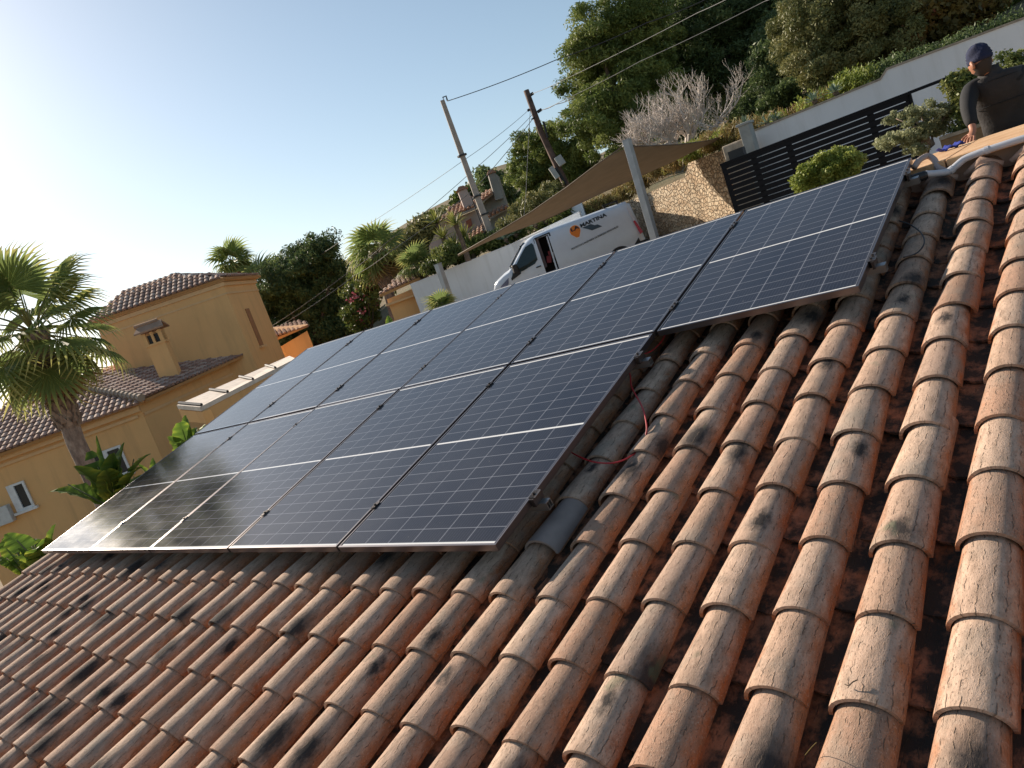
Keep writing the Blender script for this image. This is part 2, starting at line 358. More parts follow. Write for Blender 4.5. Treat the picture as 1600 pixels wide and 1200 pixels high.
# ================================================================ SETTING: ground, hillside, hill
def sstep(a, b_, x): t = np.clip((x-a)/(b_-a), 0, 1); return t*t*(3-2*t)
def ground_z(x, y):
    t = .6*x+.8*y
    z = -3.6+3.3*sstep(2.5, 6.5, t)+.10*np.clip(y-26, 0, 400)*sstep(-70, -25, x)
    return z
def ground_mat(name, a, b_, c3, sc=.6):
    N = NM(name); c = N.coord()
    col = N.ramp(N.noise(c, sc, 8, .65), [(.3, a), (.5, b_), (.7, c3)])
    col = N.mix(N.ramp(N.noise(c, 14, 4, .7), [(.5, 0.), (.75, .6)]), col, tuple(x*.45 for x in a))
    N.set(Base_Color=col, Roughness=.95); N.bump(N.noise(c, 9, 6, .7), .8, .05); return N.m
M_GROUND = ground_mat('dry_soil', (.16, .12, .075), (.20, .16, .10), (.13, .14, .06))
M_HILL = ground_mat('scrubby_slope', (.10, .10, .045), (.19, .14, .075), (.07, .09, .035), .25)
gx = np.r_[np.linspace(-700, -60, 14), np.linspace(-50, 40, 61), np.linspace(60, 700, 14)]
gy = np.r_[np.linspace(-700, -40, 12), np.linspace(-30, 60, 61), np.linspace(80, 900, 14)]
XX, YY = np.meshgrid(gx, gy); ZZ = ground_z(XX, YY); ni, nj = XX.shape
Vg = np.c_[XX.ravel(), YY.ravel(), ZZ.ravel()]; idx = np.arange(ni*nj).reshape(ni, nj)
Fg = np.c_[idx[:-1, :-1].ravel(), idx[:-1, 1:].ravel(), idx[1:, 1:].ravel(), idx[1:, :-1].ravel()]
tag(np_mesh('ground', Vg, Fg, M_GROUND, smooth=True), kind='structure')
# paved driveway level with the van
M_PAVE = simple('driveway_paving', (.34, .27, .20), .9, var=.12, scale=3, bump=.3)
b = MB(); b.prism([(-12.5, 19.6, -.30), (-9, 12.5, -.30), (4, 8.2, -.30), (14, 8.2, -.30), (14, 13.6, -.30), (2, 13.7, -.30), (.8, 16.0, -.30), (-4.4, 20.6, -.30), (-7, 20.6, -.30)][::-1], (0, 0, .03))
tag(b.build('driveway', M_PAVE), kind='structure')
# hillside behind the retaining walls
wl_ = [(-40, 22.5), (-20, 20.6), (-13.9, 19.2), (-9.3, 20.2), (-7.0, 21.0), (-4.4, 21.0), (-1.2, 18.6), (1.0, 16.3), (2.2, 13.95), (6, 13.85), (14, 13.85), (30, 14.5)]
nd = 26; P = []
for i, (x, y) in enumerate(wl_):
    a = math.radians(150-100*i/(len(wl_)-1)) if i > 1 else math.radians(150)
    for j in range(nd):
        d_ = .0+(j/(nd-1))**1.8*130; px_, py_ = x+math.cos(a)*d_*(1 if i > 3 else 1), y+math.sin(a)*d_
        P.append((px_, py_, (1.38 if i > 1 else -1.0)+.12*d_+.35*math.sin(px_*.7+py_*.5)*min(1, d_/4)+(0 if i > 3 else -.02*d_)))
I_ = np.arange(len(wl_)*nd).reshape(len(wl_), nd)
Fh = np.c_[I_[:-1, :-1].ravel(), I_[1:, :-1].ravel(), I_[1:, 1:].ravel(), I_[:-1, 1:].ravel()]
tag(np_mesh('hillside', P, Fh, M_HILL, smooth=True), kind='structure')

# ---------------------------------------------------------------- foliage tools
def leaf_mat(name, stops, transl=.25, rough=.55):
    N = NM(name); a = N.attr('lv'); c = N.ramp(a, stops)
    N.set(Base_Color=c, Roughness=rough); N.b.inputs['Specular IOR Level'].default_value = .3
    tr = N.n('ShaderNodeBsdfTranslucent', {'Color': c}); mx = N.n('ShaderNodeMixShader', {0: transl})
    N.t.links.new(N.b.outputs[0], mx.inputs[1]); N.t.links.new(tr.outputs[0], mx.inputs[2])
    N.t.links.new(mx.outputs[0], N.t.nodes['Material Output'].inputs[0]); return N.m
def rdir(n):
    v = rng.normal(size=(n, 3)); return v/np.linalg.norm(v, axis=1)[:, None]
def cloud(name, lobes, nclump, nleaf, csize, lsize, mat, parent=None, aspect=.5, up=.0, fill=.75, lvj=.25, world=(0, 0, 0), radial=0.):
    """leaf clumps spread through ellipsoid lobes (centre, radii)"""
    vol = np.array([np.prod(l[1])**(2/3) for l in lobes]); cnt = np.maximum(1, (vol/vol.sum()*nclump).astype(int)); C = []; O = []
    for (c, r), k in zip(lobes, cnt):
        d_ = rdir(k); rad = fill+(1-fill)*rng.random(k)[:, None]*1.0; rad = np.where(rng.random((k, 1)) < .3, rad*.55, rad)
        C.append(np.array(c)+d_*rad*np.array(r)); O.append(d_)
    C = np.vstack(C); O = np.vstack(O); n = len(C); lvc = rng.random(n)
    cs = csize*(.6+.8*rng.random(n))
    L = np.repeat(C, nleaf, 0); cs_ = np.repeat(cs, nleaf)[:, None]; D = rdir(len(L))
    L = L+D*cs_*(rng.random((len(L), 1))**.45)*np.array([1, 1, .75]); lv = np.clip(np.repeat(lvc, nleaf)*(1-lvj)+rng.random(len(L))*lvj*1.0, 0, 1)
    t = rdir(len(L))*(1-radial)+D*radial+np.array([0, 0, up]); t /= np.linalg.norm(t, axis=1)[:, None]
    s_ = np.cross(t, rdir(len(L))); s_ /= np.linalg.norm(s_, axis=1)[:, None]+1e-9
    ls = lsize*(.6+.8*rng.random((len(L), 1)))
    a = t*ls*.5; b_ = s_*ls*.5*aspect
    V = np.stack([L-a, L+b_, L+a, L-b_], 1).reshape(-1, 3)-np.array(world); Fq = np.arange(len(V)).reshape(-1, 4)
    return np_mesh(name, V, Fq, mat, {'lv': np.repeat(lv, 4)}, parent)
M_BARK = simple('bark', (.12, .085, .06), .95, var=.4, scale=8, bump=.6)
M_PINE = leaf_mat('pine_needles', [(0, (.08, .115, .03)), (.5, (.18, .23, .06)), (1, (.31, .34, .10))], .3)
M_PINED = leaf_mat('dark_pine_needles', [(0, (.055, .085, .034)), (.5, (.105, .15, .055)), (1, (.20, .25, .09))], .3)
M_OLIVE = leaf_mat('olive_green_leaves', [(0, (.09, .105, .035)), (.5, (.20, .205, .075)), (1, (.34, .31, .13))], .2)
M_AUT = leaf_mat('autumn_leaves', [(0, (.07, .06, .02)), (.4, (.18, .14, .04)), (.75, (.30, .19, .05)), (1, (.28, .08, .05))], .3)
M_BOX = leaf_mat('bright_shrub_leaves', [(0, (.13, .17, .03)), (.5, (.26, .31, .06)), (1, (.42, .45, .12))], .3)
M_TOP = leaf_mat('topiary_leaves', [(0, (.07, .10, .03)), (.5, (.15, .18, .05)), (1, (.30, .30, .10))], .25)
M_CLOUDP = leaf_mat('grey_green_leaves', [(0, (.16, .18, .09)), (.5, (.30, .32, .17)), (1, (.50, .50, .30))], .3)
M_GREEN = leaf_mat('mixed_green_leaves', [(0, (.05, .075, .02)), (.5, (.12, .16, .04)), (1, (.26, .28, .08))], .25)
M_FLOW = leaf_mat('magenta_bracts', [(0, (.20, .05, .06)), (1, (.36, .10, .13))], .3)
M_DRYG = leaf_mat('dry_grass_blades', [(0, (.16, .12, .04)), (.5, (.34, .24, .10)), (1, (.20, .22, .06))], .3)
def lob(px, py, r, d, k=(1, 1, .95)):
    rr = r*math.hypot(d, 0)/F; return (U(px, py, d), (rr*k[0], rr*k[1], rr*k[2]))
def tree(name, label, cat, lobes, d, base, mat, nclump=90, nleaf=110, csize=.55, lsize=.22, aspect=.3, group=None, trunk_r=.18, up=.15, limbs=5, zb=None, fill=.7, barkm=None, dj=1.2):
    P = [lob(a, b_, r, d+rng.uniform(-dj, dj)) for a, b_, r in lobes]
    B = U(base[0], base[1], d); B[2] = zb if zb is not None else B[2]
    root = empty(name, tuple(B), label, cat, group)
    cloud('crown', P, nclump, nleaf, csize, lsize, mat, root, aspect=aspect, up=up, fill=fill, world=B)
    b = MB(); top = np.mean([p[0] for p in P], 0); mid = (B+top)/2+np.array([.3, .1, 0])
    b.tube([B-B-Z3*.6, mid-B, top-B], [trunk_r*1.25, trunk_r*.8, trunk_r*.35], 8)
    for i in range(min(limbs, len(P))):
        q = P[i][0]-B; s_ = (mid-B)*(.7+.3*rng.random()); b.tube([s_, (s_+q)/2+Z3*.2, q], [trunk_r*.5, trunk_r*.32, trunk_r*.12], 6)
    b.build('trunk', barkm or M_BARK, root, smooth=True); return root

# pines on the slope behind the sail and the white wall
g = 'pines on the slope'
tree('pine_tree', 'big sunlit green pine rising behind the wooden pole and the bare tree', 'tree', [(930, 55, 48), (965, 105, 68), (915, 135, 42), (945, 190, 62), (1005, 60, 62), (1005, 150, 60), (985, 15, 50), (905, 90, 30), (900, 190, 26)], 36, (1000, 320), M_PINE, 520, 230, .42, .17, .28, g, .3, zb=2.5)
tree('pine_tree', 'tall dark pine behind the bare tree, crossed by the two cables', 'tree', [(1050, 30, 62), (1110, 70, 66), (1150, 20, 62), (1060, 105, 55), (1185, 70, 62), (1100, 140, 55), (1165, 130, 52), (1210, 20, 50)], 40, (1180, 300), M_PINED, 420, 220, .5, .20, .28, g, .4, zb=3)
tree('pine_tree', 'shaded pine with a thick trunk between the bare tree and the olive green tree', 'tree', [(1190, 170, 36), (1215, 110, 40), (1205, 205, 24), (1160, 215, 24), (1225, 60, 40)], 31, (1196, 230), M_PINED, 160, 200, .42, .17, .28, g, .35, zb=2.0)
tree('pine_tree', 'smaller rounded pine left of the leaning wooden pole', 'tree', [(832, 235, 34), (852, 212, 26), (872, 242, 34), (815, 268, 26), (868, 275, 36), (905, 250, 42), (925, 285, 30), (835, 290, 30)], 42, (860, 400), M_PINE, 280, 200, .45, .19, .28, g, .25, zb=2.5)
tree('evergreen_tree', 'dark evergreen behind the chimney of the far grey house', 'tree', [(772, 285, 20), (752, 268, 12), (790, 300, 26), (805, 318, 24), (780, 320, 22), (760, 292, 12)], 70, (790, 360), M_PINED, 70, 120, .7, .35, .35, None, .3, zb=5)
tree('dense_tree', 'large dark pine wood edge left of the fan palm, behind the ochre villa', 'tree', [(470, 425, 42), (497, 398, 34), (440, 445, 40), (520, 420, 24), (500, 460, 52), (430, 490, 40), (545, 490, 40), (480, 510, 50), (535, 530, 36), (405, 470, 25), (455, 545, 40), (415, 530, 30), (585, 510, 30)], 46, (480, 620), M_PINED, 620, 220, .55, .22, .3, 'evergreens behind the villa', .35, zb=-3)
tree('olive_green_tree', 'broad olive green tree with brownish leaves above the white wall', 'tree', [(1285, 40, 62), (1262, 85, 44), (1325, 85, 52), (1385, 50, 48), (1310, 118, 30), (1245, 35, 34), (1355, 10, 48), (1280, 112, 26)], 25, (1300, 165), M_OLIVE, 420, 240, .28, .10, .35, None, .18, zb=2.6)
tree('autumn_tree', 'small tree with yellow and rust leaves at the top right, above the white wall', 'tree', [(1445, 50, 38), (1480, 15, 40), (1415, 95, 26), (1520, 30, 34), (1460, 85, 26)], 26, (1470, 110), M_AUT, 90, 150, .36, .16, .6, None, .12, zb=2.8, fill=.5)
tree('dark_tree', 'dark leafy tree at the top right corner, behind the autumn tree', 'tree', [(1560, -10, 50), (1500, -25, 55), (1610, 0, 40), (1430, -10, 45), (1400, 10, 50)], 33, (1560, 60), M_GREEN, 110, 140, .5, .24, .5, None, .2, zb=4)
tree('oleander_shrub', 'grey green oleander shrub under the wooden pole, above the sail edge', 'shrub', [(845, 315, 24), (822, 335, 22), (865, 300, 20), (800, 350, 18), (790, 365, 16)], 33, (830, 380), M_OLIVE, 70, 120, .35, .18, .3, None, .05, zb=1.5, up=.6)
tree('bougainvillea', 'bougainvillea with magenta flowers right of the dark pine', 'shrub', [(575, 440, 22), (560, 470, 26), (590, 455, 20), (555, 500, 22), (580, 480, 20)], 37, (565, 540), M_GREEN, 70, 90, .4, .2, .5, None, .08, zb=-1)
bg_ = [o for o in bpy.data.objects if o.name.startswith('bougainvillea')][0]
cloud('flowers', [lob(575, 450, 24, 36), lob(568, 475, 26, 36), lob(582, 465, 20, 36)], 10, 16, .35, .11, M_FLOW, bg_, .8, world=tuple(bg_.location))['kind'] = 'stuff'
# hedge-like undergrowth in the shade of the pines and along the top of the walls
def scrub(name, px, d, r, mat, n, nl, label=None, cat=None, kind='stuff', cs=.3, ls=.16, asp=.35, up=.4, k=(1.4, 1.2, .7)):
    o = cloud(name, [lob(a, b_, rr, dd, k) for (a, b_), dd, rr in zip(px, d, r)], n, nl, cs, ls, mat, None, asp, up, .3); tag(o, label, cat, None, kind); return o
px = [(1225, 150), (1260, 165), (1290, 150), (1235, 190), (1190, 215), (1330, 140), (1370, 105), (1340, 120), (1400, 80), (1440, 75), (1490, 60), (1540, 45), (1590, 25)]
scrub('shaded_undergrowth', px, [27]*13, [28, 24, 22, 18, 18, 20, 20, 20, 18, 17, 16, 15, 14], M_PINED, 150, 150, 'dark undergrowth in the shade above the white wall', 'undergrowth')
px = [(1060, 250), (1085, 235), (1030, 262), (1000, 280), (975, 300), (1110, 222), (1150, 205), (1175, 200), (1210, 190), (1250, 178), (1290, 160), (940, 318), (915, 330)]
scrub('dry_grass', [(a, b_+1) for a, b_ in px], [24, 23.2, 24.8, 25.8, 26.6, 22.3, 21.2, 19.5, 18.9, 18.4, 18.3, 27.3, 27.6], [11]*7+[9]*4+[12, 10], M_DRYG, 160, 130, 'dry orange and green grass growing on top of the stone wall', 'grass', ls=.22, asp=.12, up=.9)
px = [(1330, 128), (1310, 142), (1350, 122), (1100, 226), (1080, 238), (1260, 165), (1215, 190), (1130, 213)]
scrub('bright_weeds', px, [17.8, 17.9, 17.6, 22.5, 23, 18, 18.4, 21.6], [11, 9, 8, 10, 10, 6, 6, 7], M_BOX, 60, 130, 'bright green weeds along the wall top', 'weeds', ls=.09, up=.8)
px = [(1440, 92), (1470, 84), (1500, 72), (1530, 62), (1560, 50), (1590, 40), (1400, 104), (1385, 112)]
scrub('creeping_rosemary', px, [17.6]*8, [10]*8, M_PINED, 90, 170, 'low dark rosemary creeping along the wall top at the right', 'ground cover', ls=.07, up=.3)
px = [(700, 395), (740, 385), (775, 378), (810, 365), (680, 415), (850, 350), (880, 335), (720, 400), (870, 345)]
scrub('mixed_planting', px, [29, 29.5, 29.5, 29, 30, 28, 27, 30, 28], [20, 18, 18, 14, 16, 12, 12, 18, 14], M_GREEN, 150, 170, 'mixed green planting behind the white wall under the sail', 'planting', ls=.15, asp=.3, up=.8)
px = [(650, 372), (625, 395), (600, 425), (668, 350), (690, 380), (640, 405), (690, 345), (610, 450)]
scrub('scrub', px, [60]*8, [20, 22, 22, 16, 22, 22, 14, 20], M_OLIVE, 120, 110, 'scrub on the slope below the far house', 'scrub', cs=.8, ls=.45)
g2 = 'trees far up the slope'
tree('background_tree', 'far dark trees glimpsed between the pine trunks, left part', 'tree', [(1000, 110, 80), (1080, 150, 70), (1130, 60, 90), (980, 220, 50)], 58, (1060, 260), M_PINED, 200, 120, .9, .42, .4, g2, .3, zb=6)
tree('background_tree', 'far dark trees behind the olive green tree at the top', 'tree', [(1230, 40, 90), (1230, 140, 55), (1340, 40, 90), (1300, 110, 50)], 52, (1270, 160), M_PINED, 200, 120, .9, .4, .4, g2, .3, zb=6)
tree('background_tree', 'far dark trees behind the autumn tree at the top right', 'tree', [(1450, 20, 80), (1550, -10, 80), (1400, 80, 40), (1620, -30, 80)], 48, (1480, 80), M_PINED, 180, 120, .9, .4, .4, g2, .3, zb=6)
# far hill
hl = [(560, 425), (590, 392), (612, 362), (640, 345), (668, 328), (700, 312), (735, 292), (770, 262), (810, 250), (860, 240)]
V_, A_ = [], []
for k_, (dd, fr) in enumerate([(95, 1.35), (115, .75), (135, .3), (150, 0)]):
    for (x, y) in hl: V_.append(U(x, y+fr*70, dd))
n_ = len(hl); Fh = [(r_*n_+i, r_*n_+i+1, (r_+1)*n_+i+1, (r_+1)*n_+i) for r_ in range(3) for i in range(n_-1)]
b = MB(); b.add(V_, Fh); tag(b.build('hill', M_HILL, smooth=True), kind='structure')
cloud('hill_scrub', [(U(a+rng.uniform(-14, 14), b_+rng.uniform(4, 60), 138), (3.2, 3.2, 1.6)) for a, b_ in hl for _ in range(4)], 380, 60, 1.5, .8, M_GREEN, None, .6, 0, .3)['kind'] = 'stuff'

# ================================================================ WALLS, GATE
def render_mat(name, col, dirt):
    N = NM(name); c = N.coord(); big = N.ramp(N.noise(c, .7, 5, .6), [(.3, tuple(x*.90 for x in col)), (.7, col)])
    st = N.ramp(N.noise(N.mapv(c, (2.2, 2.2, .22)), 1.6, 6, .65), [(.50, 0.), (.75, .55)]); sp = N.ramp(N.noise(c, 22, 4, .7), [(.62, 0.), (.75, .35)])
    N.set(Base_Color=N.mix(N.math('MAXIMUM', st, sp), big, dirt), Roughness=.9); N.bump(N.noise(c, 45, 5), .25); return N.m
M_WHITE = render_mat('white_render', (.84, .84, .84), (.60, .59, .56))
M_CAP = simple('worn_stone_cap', (.36, .30, .23), .9, var=.3, scale=9, bump=.4)
def stone_mat():
    N = NM('rubble_stone'); c = N.coord(); w_ = N.mapv(c, (1, 1, 1.25))
    wd = N.n('ShaderNodeVectorMath', {0: w_, 1: N.n('ShaderNodeVectorMath', {0: N.noise(c, 5, 3, out=1), 1: (.12, .12, .12)}, operation='MULTIPLY').outputs[0]}, operation='ADD').outputs[0]
    vo = N.n('ShaderNodeTexVoronoi', {'Vector': wd, 'Scale': 7.5}, feature='DISTANCE_TO_EDGE').outputs['Distance']
    vc = N.n('ShaderNodeTexVoronoi', {'Vector': wd, 'Scale': 7.5}).outputs['Color']
    rn = N.n('ShaderNodeSeparateColor', {'Color': vc}).outputs[0]
    col = N.ramp(rn, [(0, (.42, .30, .19)), (.4, (.60, .46, .31)), (.75, (.68, .56, .40)), (1, (.52, .42, .30))])
    col = N.mix(N.ramp(N.noise(c, 18, 4), [(.45, 0.), (.7, .5)]), col, (.34, .25, .16))
    j = N.ramp(vo, [(.02, .8), (.08, 0.)]); col = N.mix(j, col, (.26, .19, .12))
    N.set(Base_Color=col, Roughness=.95); N.bump(N.ramp(vo, [(0., 0.), (.13, 1.)]), .9, .05); return N.m
M_STONE = stone_mat()
def wall_run(name, pts, ztop, zb, th, mat, label, cap=None, captop=None):
    """straight pieces between plan points; ztop per point; thickness goes away from the camera"""
    root = empty(name, (pts[0][0], pts[0][1], zb), label, 'wall'); b = MB(); c_ = MB()
    for i in range(len(pts)-1):
        a, q = np.array(pts[i], float), np.array(pts[i+1], float); dr = (q-a)/np.linalg.norm(q-a); nn = np.array([-dr[1], dr[0]])
        if nn@(a-CW[:2]) < 0: nn = -nn
        f = [(a[0], a[1], zb), (q[0], q[1], zb), (q[0], q[1], ztop[i+1] if not isinstance(ztop[i], tuple) else ztop[i][1]), (a[0], a[1], ztop[i] if not isinstance(ztop[i], tuple) else ztop[i][0])]
        f = [np.array(p)-np.array(root.location) for p in f]
        b.prism(f, (nn[0]*th, nn[1]*th, 0))
        if cap:
            u0, u1 = f[3], f[2]; o_ = np.array([nn[0], nn[1], 0])*.02
            c_.prism([u0-o_+Z3*.002, u1-o_+Z3*.002, u1-o_+Z3*.035, u0-o_+Z3*.035], (nn[0]*(th+.04), nn[1]*(th+.04), 0))
    b.build('wall_body', mat, root)
    if cap: c_.build('wall_cap', cap, root)
    return root
wA, wB, wC, wD = U(1177, 206, 17), U(1375, 125, 16.9), U(1382, 110, 16.9), U(1600, 30, 17.2)
y0 = wA[1]
def onY(px, py): v = ray(px, py); return CW+v*(y0-CW[1])/v[1]
q1, q2, q3, q4 = onY(1177, 206), onY(1376, 125), onY(1384, 110), onY(1600, 30)
wall_run('retaining_wall', [(q1[0], y0), (q2[0], y0), (q3[0]+.02, y0), (q4[0], y0), (q4[0]+8, y0)], [(q1[2], q2[2]), (q2[2], q3[2]), (q3[2], q4[2]), (q4[2], q4[2]+.9)], -.4, .25, M_WHITE, 'white rendered wall with a step in its top, behind the black slatted gate', M_CAP)
P_ = [U(650, 442, 30), U(800, 382, 28.3), U(850, 358, 26.5), U(905, 332, 26.2)]
r_ = wall_run('garden_wall', [p[:2] for p in P_], [p[2] for p in P_], -1.6, .25, M_WHITE, 'low white garden wall in shade in front of the van nose', M_WHITE)
a0 = P_[0]; wall_run('garden_wall_return', [a0[:2], a0[:2]+np.array([-2.3, 5.0])], [a0[2], a0[2]-.3], -1.6, .25, M_WHITE, 'sunlit white wall end beside the small ochre gate building', M_WHITE)
s1, s2, s3, s4 = U(985, 313, 26.3), U(1068, 272, 22.9), U(1078, 263, 22.6), U(1146, 228, 20.4)
wall_run('stone_wall', [(s1[0]-1.8, s1[1]+1.0), s1[:2], s2[:2], s3[:2], s4[:2], (s4[0]+.9, s4[1]-.5)], [s1[2]-.1, s1[2], s2[2]-.1, s3[2]+.15, s4[2], s4[2]], -.4, .4, M_STONE, 'sunlit rubble stone wall between the van tail and the black gate', None)
bx = U(893, 333, 27.2); b = MB(); b.box((0, 0, 0), (.9, .5, 1.3)); o = b.build('utility_cabinet', simple('pale_blue_paint', (.55, .62, .68), .5)); o.location = bx; o.rotation_euler.z = .5
b = MB(); b.box((0, 0, .67), (1.0, .6, .05)); b.build('cabinet_top', M_WHITE, o); tag(o, 'pale blue utility cabinet showing above the van roof', 'cabinet')
# grey concrete gate pillar and stone block beside it
pc = U(1172, 222, 16.6); b = MB(); b.box((0, 0, -.95), (.22, .22, 2.6)); b.box((0, 0, .37), (.28, .28, .05)); o = b.build('gate_pillar', simple('grey_concrete', (.33, .34, .32), .9, var=.15, bump=.3), bevel=.01)
o.location = pc; tag(o, 'grey concrete pillar at the left end of the white wall', 'pillar')
pc = U(1156, 236, 16.8); b = MB(); b.box((0, 0, -.9), (.55, .35, 2.2)); o = b.build('stone_pier', M_CAP, bevel=.03); o.location = pc; tag(o, 'short pinkish stone pier between the stone wall and the concrete pillar', 'pier')

# black slatted sliding gate
M_GATE = simple('black_painted_steel', (.004, .0045, .007), .6, var=.2); M_GATE.node_tree.nodes['Principled BSDF'].inputs['Specular IOR Level'].default_value = .2
fl, fr = U(1124, 252, 14.6), U(1421, 148, 13.6); fd = unit([fr[0]-fl[0], fr[1]-fl[1], 0]); fn = np.array([-fd[1], fd[0], 0]); FL = np.linalg.norm((fr-fl)[:2]); ax_ = [fd, fn, Z3]
zt = (fl[2]+fr[2])/2; gt = empty('slatted_gate', (fl[0], fl[1], -.3), 'long black steel gate of horizontal slats in front of the white wall', 'gate')
o0 = np.array([0, 0, zt+.3]); b = MB()
b.box(o0+fd*FL/2+Z3*-.02, (FL, .05, .04), ax_); b.box(o0+fd*FL/2-Z3*(zt+.22), (FL, .06, .08), ax_)
for s_ in (0, .19*FL, .39*FL, .81*FL, FL): b.box(o0+fd*(s_+(.03 if s_ == 0 else (-.03 if s_ == FL else 0)))+fn*.035-Z3*(zt+.25)/2, (.07 if s_ in (0,) else .09, .05, zt+.2), ax_)
b.build('gate_frame', M_GATE, gt)
k = 0; z = .075
while z < zt+.2 and k < 40:
    b = MB(); b.box(o0+fd*FL/2-Z3*z, (FL-.06, .02, .083), ax_); b.build('slat', M_GATE, gt); z += .096; k += 1
b = MB(); b.box(o0+fd*(FL+.35)+Z3*-.02, (.7, .05, .045), ax_); b.build('guide_rail', M_GATE, gt)
c_ = U(1152, 240, 14.9); b = MB(); b.box(c_-np.array(gt.location), (.28, .12, .16), ax_); b.build('motor_box', M_BLACK, gt)
# low planter wall behind the parapet
M_BROWN = simple('brown_planter_stone', (.26, .17, .095), .9, var=.45, scale=5, bump=.6)
p0, p1 = U(1469, 220, 9.4), U(1530, 196, 9.4); wall_run('planter_wall', [p0[:2], (p1[0]+2.5, p1[1]-.2)], [p0[2], p1[2]], -.4, .3, M_BROWN, 'low brown stone planter wall behind the worker hand', M_CAP)

# ================================================================ SAIL, POSTS, POLES, WIRES
M_POST = simple('galvanised_post', (.40, .41, .42), .45, .5, var=.12)
def post(name, top, bot, w_, mat, label, cat, zb, d, extra=None):
    T, B = U(*top, d), U(*bot, d+extra if extra else d); dr = (B-T); B = T+dr*((zb-T[2])/dr[2])
    root = empty(name, tuple(B), label, cat); ax = unit(T-B); u_ = unit(np.cross(ax, [0, 1, 0])); v_ = np.cross(ax, u_)
    b = MB(); L_ = np.linalg.norm(T-B); b.box(ax*L_/2, (w_, w_, L_), [u_, v_, ax]); o = b.build('shaft', mat, root, bevel=.006)
    b = MB(); b.box(ax*(L_+.008), (w_*1.08, w_*1.08, .014), [u_, v_, ax]); b.build('cap', mat, root); return root, T, u_, v_, ax
r1, T1, *_ = post('sail_post', (979, 219), (1022, 368), .14, M_POST, 'tall grey steel post leaning outwards at the front right corner of the sail', 'post', -.3, 16.5)
r2, T2, *_ = post('sail_post', (684, 413), (697, 450), .14, M_POST, 'short grey steel post at the low left corner of the sail', 'post', -1.5, 19.5)
r3, T3, *_ = post('sail_post', (1145, 207), (1150, 225), .10, M_POST, 'grey post end at the far right corner of the sail', 'post', .5, 21.5)
def sail_mat():
    N = NM('brown_shade_fabric'); c = N.coord('UV')
    col = N.ramp(N.noise(N.coord(), 3, 4), [(.3, (.25, .215, .17)), (.7, (.31, .265, .21))])
    s = N.n('ShaderNodeSeparateXYZ', {'Vector': N.coord()}); 
    N.set(Base_Color=col, Roughness=.9)
    tr = N.n('ShaderNodeBsdfTranslucent', {'Color': (.26, .22, .17, 1)}); mx = N.n('ShaderNodeMixShader', {0: .2})
    N.t.links.new(N.b.outputs[0], mx.inputs[1]); N.t.links.new(tr.outputs[0], mx.inputs[2]); N.t.links.new(mx.outputs[0], N.t.nodes['Material Output'].inputs[0])
    return N.m
M_SAIL = sail_mat()
# upper edge (near) and lower edge (far) of the sail, left corner to right corner
near = [(716, 398, 20.2), (770, 367, 19.4), (830, 331, 18.6), (885, 293, 17.8), (930, 259, 17.1), (973, 229, 16.7), (1010, 228, 17.9), (1060, 226, 19.4), (1105, 220, 20.8), (1140, 210, 21.4)]
far = [(716, 400, 20.6), (765, 375, 21.0), (815, 357, 21.6), (860, 340, 22.2), (905, 318, 22.6), (950, 297, 22.9), (1000, 275, 22.9), (1048, 254, 22.6), (1100, 228, 22.0), (1140, 211, 21.6)]
SN, nu = [], 9
for a, c_ in zip(near, far):
    A, C_ = U(*a), U(*c_)
    for j in range(nu):
        t = j/(nu-1); SN.append(A*(1-t)+C_*t-Z3*.10*math.sin(math.pi*t)*min(1, abs(a[1]-c_[1])/30))
b = MB(); b.add(SN, [(i*nu+j, (i+1)*nu+j, (i+1)*nu+j+1, i*nu+j+1) for i in range(len(near)-1) for j in range(nu-1)])
sail = b.build('shade_sail', M_SAIL, smooth=True); m_ = sail.modifiers.new('s', 'SUBSURF'); m_.levels = m_.render_levels = 2
m_ = sail.modifiers.new('t', 'SOLIDIFY'); m_.thickness = .006
tag(sail, 'brown fabric shade sail stretched above the white van', 'shade sail')
b = MB(); b.tube([U(*x) for x in near], .016, 6); b.tube([U(*x) for x in far], .014, 6); b.build('hem', simple('sail_hem', (.16, .12, .085), .8), sail, smooth=True)
b = MB(); b.tube([T1, U(973, 229, 16.7)], .012, 5); b.build('tension_wire', M_POST, sail)

def pole(name, pts, r0, r1, mat, label, zb, n=8):
    P = [U(*p) for p in pts]; dr = P[-1]-P[-2]; B = P[-1]+dr*((zb-P[-1][2])/dr[2]); P.append(B)
    root = empty(name, tuple(B), label, 'utility pole'); L_ = [p-B for p in P]; m = len(P)
    b = MB(); b.tube(L_, [r1+(r0-r1)*i/(m-1) for i in range(m)], n); b.build('shaft', mat, root, smooth=(n > 6)); return root, P
M_CONC = simple('pole_concrete', (.36, .31, .27), .9, var=.15, bump=.2); M_WOOD = simple('weathered_wood', (.12, .075, .06), .9, var=.4, scale=4, bump=.5)
pr, PP = pole('utility_pole', [(691, 157, 30), (730, 265, 30), (768, 368, 30)], .21, .11, M_CONC, 'pale concrete utility pole, straight, left of the leaning wooden one', .2, 4)
b = MB(); b.tube([U(694, 160, 30)-PP[-1], U(692, 152, 30)-PP[-1], U(697, 150, 30)-PP[-1], U(699, 157, 30)-PP[-1]], .03, 6); b.build('insulator_loop', M_BLACK, pr, smooth=True)
for (x, y) in ((722, 243), (745, 307), (757, 335)):
    q = U(x, y, 30)-PP[-1]; b = MB(); b.tube([q-unit(PP[0]-PP[-1])*.03, q+unit(PP[0]-PP[-1])*.03], .19, 8); b.build('band', M_BLACK, pr)
b = MB(); b.tube([U(733, 300, 29.7)-PP[-1], U(752, 350, 29.7)-PP[-1], U(760, 372, 29.7)-PP[-1]], .02, 5); b.build('down_cable', M_BLACK, pr)
